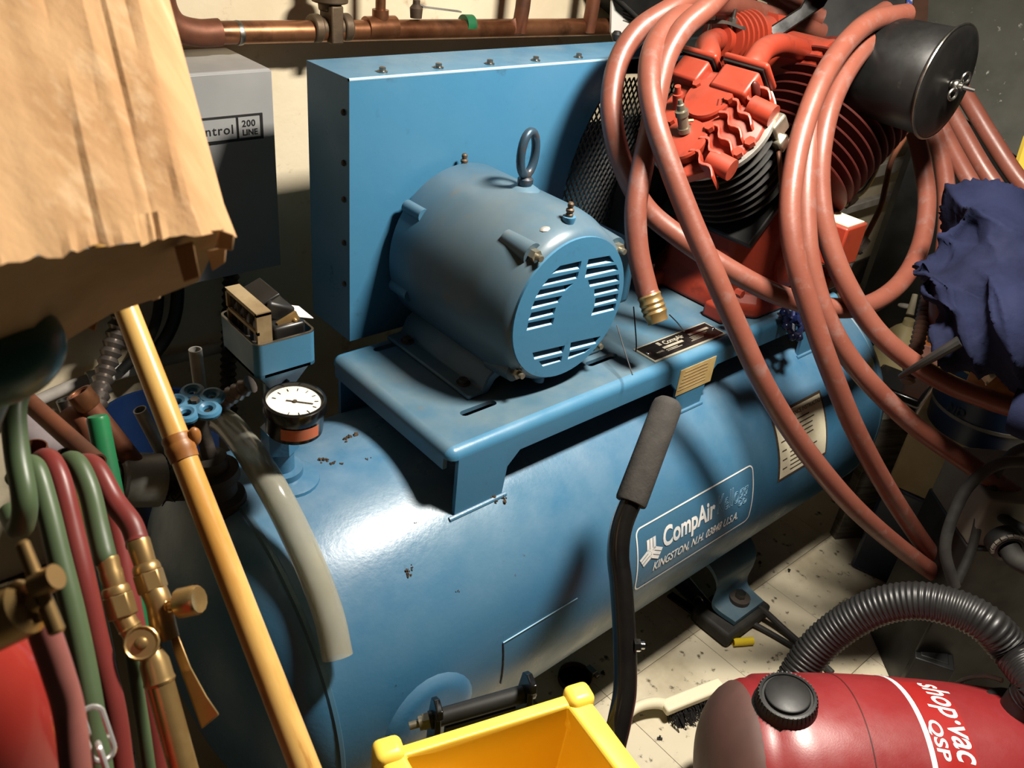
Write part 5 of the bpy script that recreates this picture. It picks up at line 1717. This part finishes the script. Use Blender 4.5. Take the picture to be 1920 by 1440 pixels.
bo_ = at(1690, 640, 3.55)
BT = thing('plastic_jug', 'cream plastic jug with ring handle beyond the right end of the tank', 'jug', np.array([bo_[0], bo_[1], FL]))
part('jug_body', MB().lathe(np.array([bo_[0], bo_[1], FL + .003]), (0, 0, 1), [(0, .09), (.012, .10), (bo_[2] - FL - .08, .10), (bo_[2] - FL - .0, .085), (bo_[2] - FL + .055, .045), (bo_[2] - FL + .075, .022), (bo_[2] - FL + .10, .022)], 36), 'bottle', BT)
part('jug_ring', MB().torus(at(1700, 574, 3.57), (.2, .2, 1), .028, .007, 24, 8), 'white', BT)
part('jug_spout', MB().cyl(at(1706, 590, 3.53), at(1716, 552, 3.53), .016, .011, 16), 'offwhite', BT)
# dark spring-like pole beside the jug
SP = [at(1722, 556, 2.55), at(1700, 650, 2.48), at(1682, 715, 2.44)]
solo('ribbed_hose', flexcond(MB(), [p + np.array([.02, -.02, 0]) for p in SP], .022, .016), 'brownwood', 'dark brown ribbed hose standing against the cream jug', 'hose')
def heap(name, c, size, rot, mat_, label, cat, bevel=.006):
    return solo(name, MB().box(c, size, Matrix.Rotation(rot, 3, 'Z')), mat_, label, cat, bevel=bevel)
# black case behind the tank end
BC = thing('black_case', 'black plastic case with pale seam on the floor beyond the tank', 'case', np.array([at(1690, 715, 3.25)[0], at(1690, 715, 3.25)[1], FL]))
c = at(1690, 715, 3.25)
part('case_body', MB().box(np.array([c[0], c[1], (c[2] + FL) / 2]), (.20, .20, (c[2] - FL)), Matrix.Rotation(.2, 3, 'Z')), 'blackgloss', BC, bevel=.012)
part('case_trim', MB().box(np.array([c[0], c[1], c[2] - .03]), (.204, .204, .006), Matrix.Rotation(.2, 3, 'Z')), 'greymetal', BC)
# orange and pink carton
OC = thing('orange_carton', 'orange and pink carton half hidden under the navy jacket', 'carton', np.array([at(1750, 640, 2.45)[0], at(1750, 640, 2.45)[1], FL]))
c = at(1760, 642, 3.32)
part('carton_body', MB().box(np.array([c[0], c[1], (c[2] + FL) / 2]), (.12, .12, c[2] - FL), Matrix.Rotation(.4, 3, 'Z')), 'pinkish', OC, bevel=.004)
part('carton_band', MB().box(np.array([c[0], c[1], c[2] + .02]), (.11, .11, .05), Matrix.Rotation(.4, 3, 'Z')), 'orange', OC, bevel=.004)
# stack on the right: dark crate, cream carton, navy bucket
SC = at(1800, 870, 2.82); SC[2] = 0
srot = math.atan2(SC[1], SC[0]) - math.pi / 2
sR = Matrix.Rotation(srot, 3, 'Z')
sfr = SC - nrm(SC) * .15
zz = lambda px, py: (lambda d: d[2] * np.linalg.norm(sfr[:2]) / np.linalg.norm(d[:2]))(ray(px, py))
z1_, z2_, z3_ = zz(1750, 945), zz(1750, 812), zz(1790, 690)
solo('dark_crate', MB().box(SC + np.array([0, 0, (FL + z1_) / 2 + .001]), (.36, .30, z1_ - FL - .002), sR), 'navyplastic', 'dark blue crate on the floor under the cream carton', 'crate', bevel=.012)
CK = thing('cream_carton', 'cream carton stacked under the navy bucket behind the crossing hoses', 'carton', SC + np.array([0, 0, z1_]))
part('carton_body', MB().box(SC + np.array([0, 0, (z1_ + z2_) / 2]), (.345, .29, z2_ - z1_), sR), 'cream', CK, bevel=.006)
part('carton_crease', MB().box(SC - nrm(SC) * .1455 + np.array([0, 0, (z1_ + z2_) / 2]), (.004, .004, (z2_ - z1_) * .96), sR @ Matrix.Rotation(.16, 3, 'Y')), 'greywood', CK)
nx, ny = SC[0], SC[1]
NB = thing('navy_bucket', 'navy blue plastic bucket under the jacket on the right', 'bucket', SC + np.array([0, 0, z2_]))
zt = z3_; hb_ = z3_ - z2_
part('bucket_body', MB().lathe((nx, ny, z2_ + .001), (0, 0, 1), [(0, .155), (hb_ - .05, .172), (hb_ - .04, .182), (hb_, .184), (hb_, .17), (.06, .15)], 48), 'navyplastic', NB)
part('bucket_band', MB().lathe((nx, ny, z2_ + hb_ * .3), (0, 0, 1), [(0, .1585), (0, .1645), (.012, .1660), (.012, .16)], 48), 'greymetal', NB)
def bandtext():
    vf = text2d('ND', .04, 0, .001)
    m = MB(); v = []
    for p in vf[0]:
        q = math.atan2(-SC[1], -SC[0]) - .62 + p[0] / .17
        v.append(np.array([nx + .1715 * math.cos(q), ny + .1715 * math.sin(q), z2_ + hb_ * .3 + .016 + p[1]]))
    return m.raw(v, vf[1])
part('bucket_lettering', bandtext(), 'ink', NB)
# yellow sponge and white rag under the jacket
yb = at(1850, 700, 2.18)
solo('amber_bottle', MB().lathe(at(1815, 712, 2.22), at(1900, 735, 2.16) - at(1815, 712, 2.22), [(0, .02), (.004, .045), (.02, .052), (.16, .052)], 28), 'bamboonode', 'amber coloured container lying under the white rag', 'container')
rg = [at(1806, 668, 2.13), at(1880, 640, 2.12), at(1886, 690, 2.10), at(1850, 722, 2.09)]
v = []; f = []
N_ = 14
rng = np.random.default_rng(3)
for i in range(N_ + 1):
    for j in range(N_ + 1):
        a = i / N_; b = j / N_
        p = (rg[0] * (1 - a) + rg[1] * a) * (1 - b) + (rg[3] * (1 - a) + rg[2] * a) * b
        v.append(p + nrm(-p) * (.018 * math.sin(7 * a + 3 * b) * math.cos(5 * b - 2 * a)))
for i in range(N_):
    for j in range(N_):
        q = i * (N_ + 1) + j
        f.append((q, q + 1, q + N_ + 2, q + N_ + 1))
rgo = solo('white_rag', MB().raw(v, f), 'offwhite', 'white rag hanging out from under the navy jacket', 'rag')
so = rgo.modifiers.new('solid', 'SOLIDIFY'); so.thickness = .004
# grey weathered board
gb = at(1655, 840, 2.98)
solo('weathered_board', MB().box(np.array([gb[0], gb[1], (gb[2] + FL + .14) / 2]), (.13, .04, gb[2] + .14 - FL), Matrix.Rotation(-.5, 3, 'Z') @ Matrix.Rotation(.0, 3, 'X')), 'greywood', 'grey weathered board standing beyond the tank end', 'board', bevel=.003)
# tall grey machine with a round dial
gm = at(1880, 1000, 2.35)
GM = thing('grey_machine', 'grey metal machine with round socket at the right edge behind black cables', 'machine', np.array([gm[0] + .1, gm[1] - .05, FL]))
fc = at(1900, 950, 2.36)
mR = Matrix.Rotation(math.radians(-41), 3, 'Z')
mx = np.array(mR @ Vector((1, 0, 0))); my = np.array(mR @ Vector((0, 1, 0)))
zt3 = at(1850, 925, 2.22)[2]; zb3 = at(1850, 1062, 2.22)[2]
c0_ = at(1940, 960, 2.22)
c0_ = np.array([c0_[0], c0_[1], 0]) + my * .12 + mx * .05
part('machine_case', MB().box(c0_ + np.array([0, 0, (zt3 + zb3) / 2]), (.36, .24, zt3 - zb3), mR), 'greymetal', GM, bevel=.008)
part('machine_base', MB().box(c0_ + np.array([0, 0, (zb3 + FL) / 2 + .001]), (.36, .26, zb3 - FL - .002), mR), 'black', GM, bevel=.006)
soc = at(1888, 1024, 2.19)
part('round_socket', MB().lathe(soc, -my, [(-.03, .045), (.0, .045), (.012, .040), (.014, .030), (.004, .028), (.004, 0)], 28), 'black', GM)
for k in range(9):
    q = math.radians(20 + 22 * k)
    part('socket_tooth', MB().box(soc + mx * .041 * math.cos(q) + np.array([0, 0, .041 * math.sin(q)]) - my * .010, (.013, .008, .008), np.array(mR) @ np.array(Matrix.Rotation(-(q - math.pi / 2), 3, 'Y'))), 'greymetal', GM)
part('power_cable', MB().tube([soc - my * .01, soc - my * .06 + np.array([.02, 0, -.01]), soc + mx * .12 - my * .08 - np.array([0, 0, .03])], .026, 14), 'rubber', GM)
# black cable loops
for pts, r, lab in (([(1965, 870, 2.12), (1880, 868, 2.16), (1822, 905, 2.2), (1790, 960, 2.22), (1772, 1030, 2.24), (1790, 1100, 2.26)], .015, 'long black cable loop hanging in front of the grey machine'),
                    ([(1850, 900, 2.26), (1838, 960, 2.26), (1822, 1030, 2.27), (1795, 1090, 2.28)], .012, 'short black cable dropping straight beside the long loop'),
                    ([(1960, 830, 2.16), (1900, 850, 2.2), (1862, 900, 2.24), (1870, 960, 2.24), (1930, 1000, 2.2)], .014, 'black cable curling over the grey machine')):
    solo('black_cable', MB().tube([at(*p) for p in pts], r, 14), 'rubber', lab, 'cable')
# black crate on the floor behind the vacuum
bk_ = onZ(1712, 1290, FL)
solo('black_crate', MB().box(np.array([bk_[0], bk_[1], FL + .09]), (.13, .11, .176), Matrix.Rotation(.5, 3, 'Z')).box(np.array([bk_[0], bk_[1], FL + .176]), (.10, .08, .01), Matrix.Rotation(.5, 3, 'Z')), 'black', 'small black crate on the floor behind the red vacuum', 'crate', bevel=.004)
# jumble at the top right
slb = at(1850, 120, 3.6)
solo('speckled_slab', MB().prism([at(1728, -60, 3.6), at(2080, -60, 3.3), at(2080, 330, 3.3), at(1905, 292, 3.45), at(1868, 262, 3.47), at(1735, 170, 3.6)], nrm(np.array([.6, .8, 0])) * .06), 'slab', 'grey speckled panel standing behind the black air filter', 'panel')
sa, sb = at(1748, 186, 3.58), at(2080, 326, 3.32)
sn = nrm(np.array([.6, .8, 0]))
solo('dark_backing_stand', MB().prism([sa + sn * .01, sb + sn * .01, np.array([sb[0], sb[1], FL + .002]) + sn * .01, np.array([sa[0], sa[1], FL + .002]) + sn * .01], sn * .05), 'black', 'black stand added under the grey speckled panel for darkness behind the hoses', 'stand')  # invented stand, added as dark background behind the hoses
DB = [at(1455, -60, 2.75), at(1706, -60, 2.75), at(1700, 66, 2.75), at(1600, 96, 2.75), at(1500, 90, 2.75)]
solo('black_tool_case', MB().prism(DB, nrm(np.array([.5, .85, 0])) * .18), 'black', 'black case behind the hose coil above the red intake pipe', 'case', bevel=.01)
solo('black_strap', MB().prism([at(1440, 52, 2.38), at(1452, 76, 2.38), at(1545, 12, 2.36), at(1570, -30, 2.36), at(1525, -30, 2.36), at(1500, 14, 2.36)], nrm(at(1500, 20, 1)) * .03), 'blackgloss', 'black plastic strap lying over the red discharge pipe', 'bracket', bevel=.004)
solo('plastic_bag', MB().prism([at(1690, -40, 3.0), at(1716, -40, 3.0), at(1712, 34, 3.0), at(1686, 30, 3.0)], nrm(np.array([.6, .8, 0])) * .05), 'bluewhite', 'blue and white printed bag above the black air filter', 'bag', bevel=.01)
solo('wooden_post', MB().prism([at(1716, -60, 3.3), at(1744, -60, 3.3), at(1738, 60, 3.3), at(1710, 60, 3.3)], nrm(np.array([.6, .8, 0])) * .06), 'brownwood', 'brown wooden post beside the grey speckled panel', 'post')
solo('yellow_sheet', MB().prism([at(1925, 258, 3.0), at(1975, 240, 3.0), at(1990, 760, 3.0), at(1930, 760, 3.0), at(1908, 400, 3.0), at(1908, 310, 3.0)], nrm(np.array([.6, .8, 0])) * .02), 'yellow', 'bright yellow sheet at the right edge above the navy jacket', 'sheet')
# papers and bracket on the wall behind the hose top
PP = thing('paper_sheet', 'white printed sheet fixed to the wall behind the hose loops', 'paper', onY(1190, 90, 2.0))
ps_ = [onY(1148, 0, 2.0), onY(1152, -30, 2.0), onY(1290, -30, 2.0), onY(1290, 90, 2.0), onY(1160, 96, 2.0), onY(1146, 60, 2.0)]
part('sheet', MB().prism(ps_, (0, .008, 0)), 'white', PP)
m = MB()
for k in range(6):
    a = onY(1168, 8 + 6 * k, 1.999); b = onY(1225, 34 + 5 * k, 1.999)
    m.tube([a, b], .0016, 4, 1)
part('sheet_text_lines', m, 'greymetal', PP)
solo('dark_wall_box', MB().prism([onY(1160, -60, 1.95), onY(1420, -60, 1.95), onY(1420, 120, 1.95), onY(1260, 90, 1.95), onY(1215, 46, 1.95), onY(1168, 2, 1.95)], (0, .18, 0)), 'black', 'black box on the wall behind the top of the hose coil', 'box')
# rails low on the wall at the far right
for (a, b, r, lab) in (((1600, 330), (1760, 262), .035, 'upper pale rail along the wall under the filter'), ((1600, 388), (1800, 322), .022, 'lower grey pipe along the wall under the filter')):
    p, q = onY(*a, 2.08), onY(*b, 2.08)
    d = (q - p) * np.array([1, 0, 0]); p = p - d * .5
    solo('wall_rail', MB().box((p + p + d * 2) / 2, (np.linalg.norm(d) * 2, .04, r * 2)), 'greywire', lab, 'rail', bevel=.004)
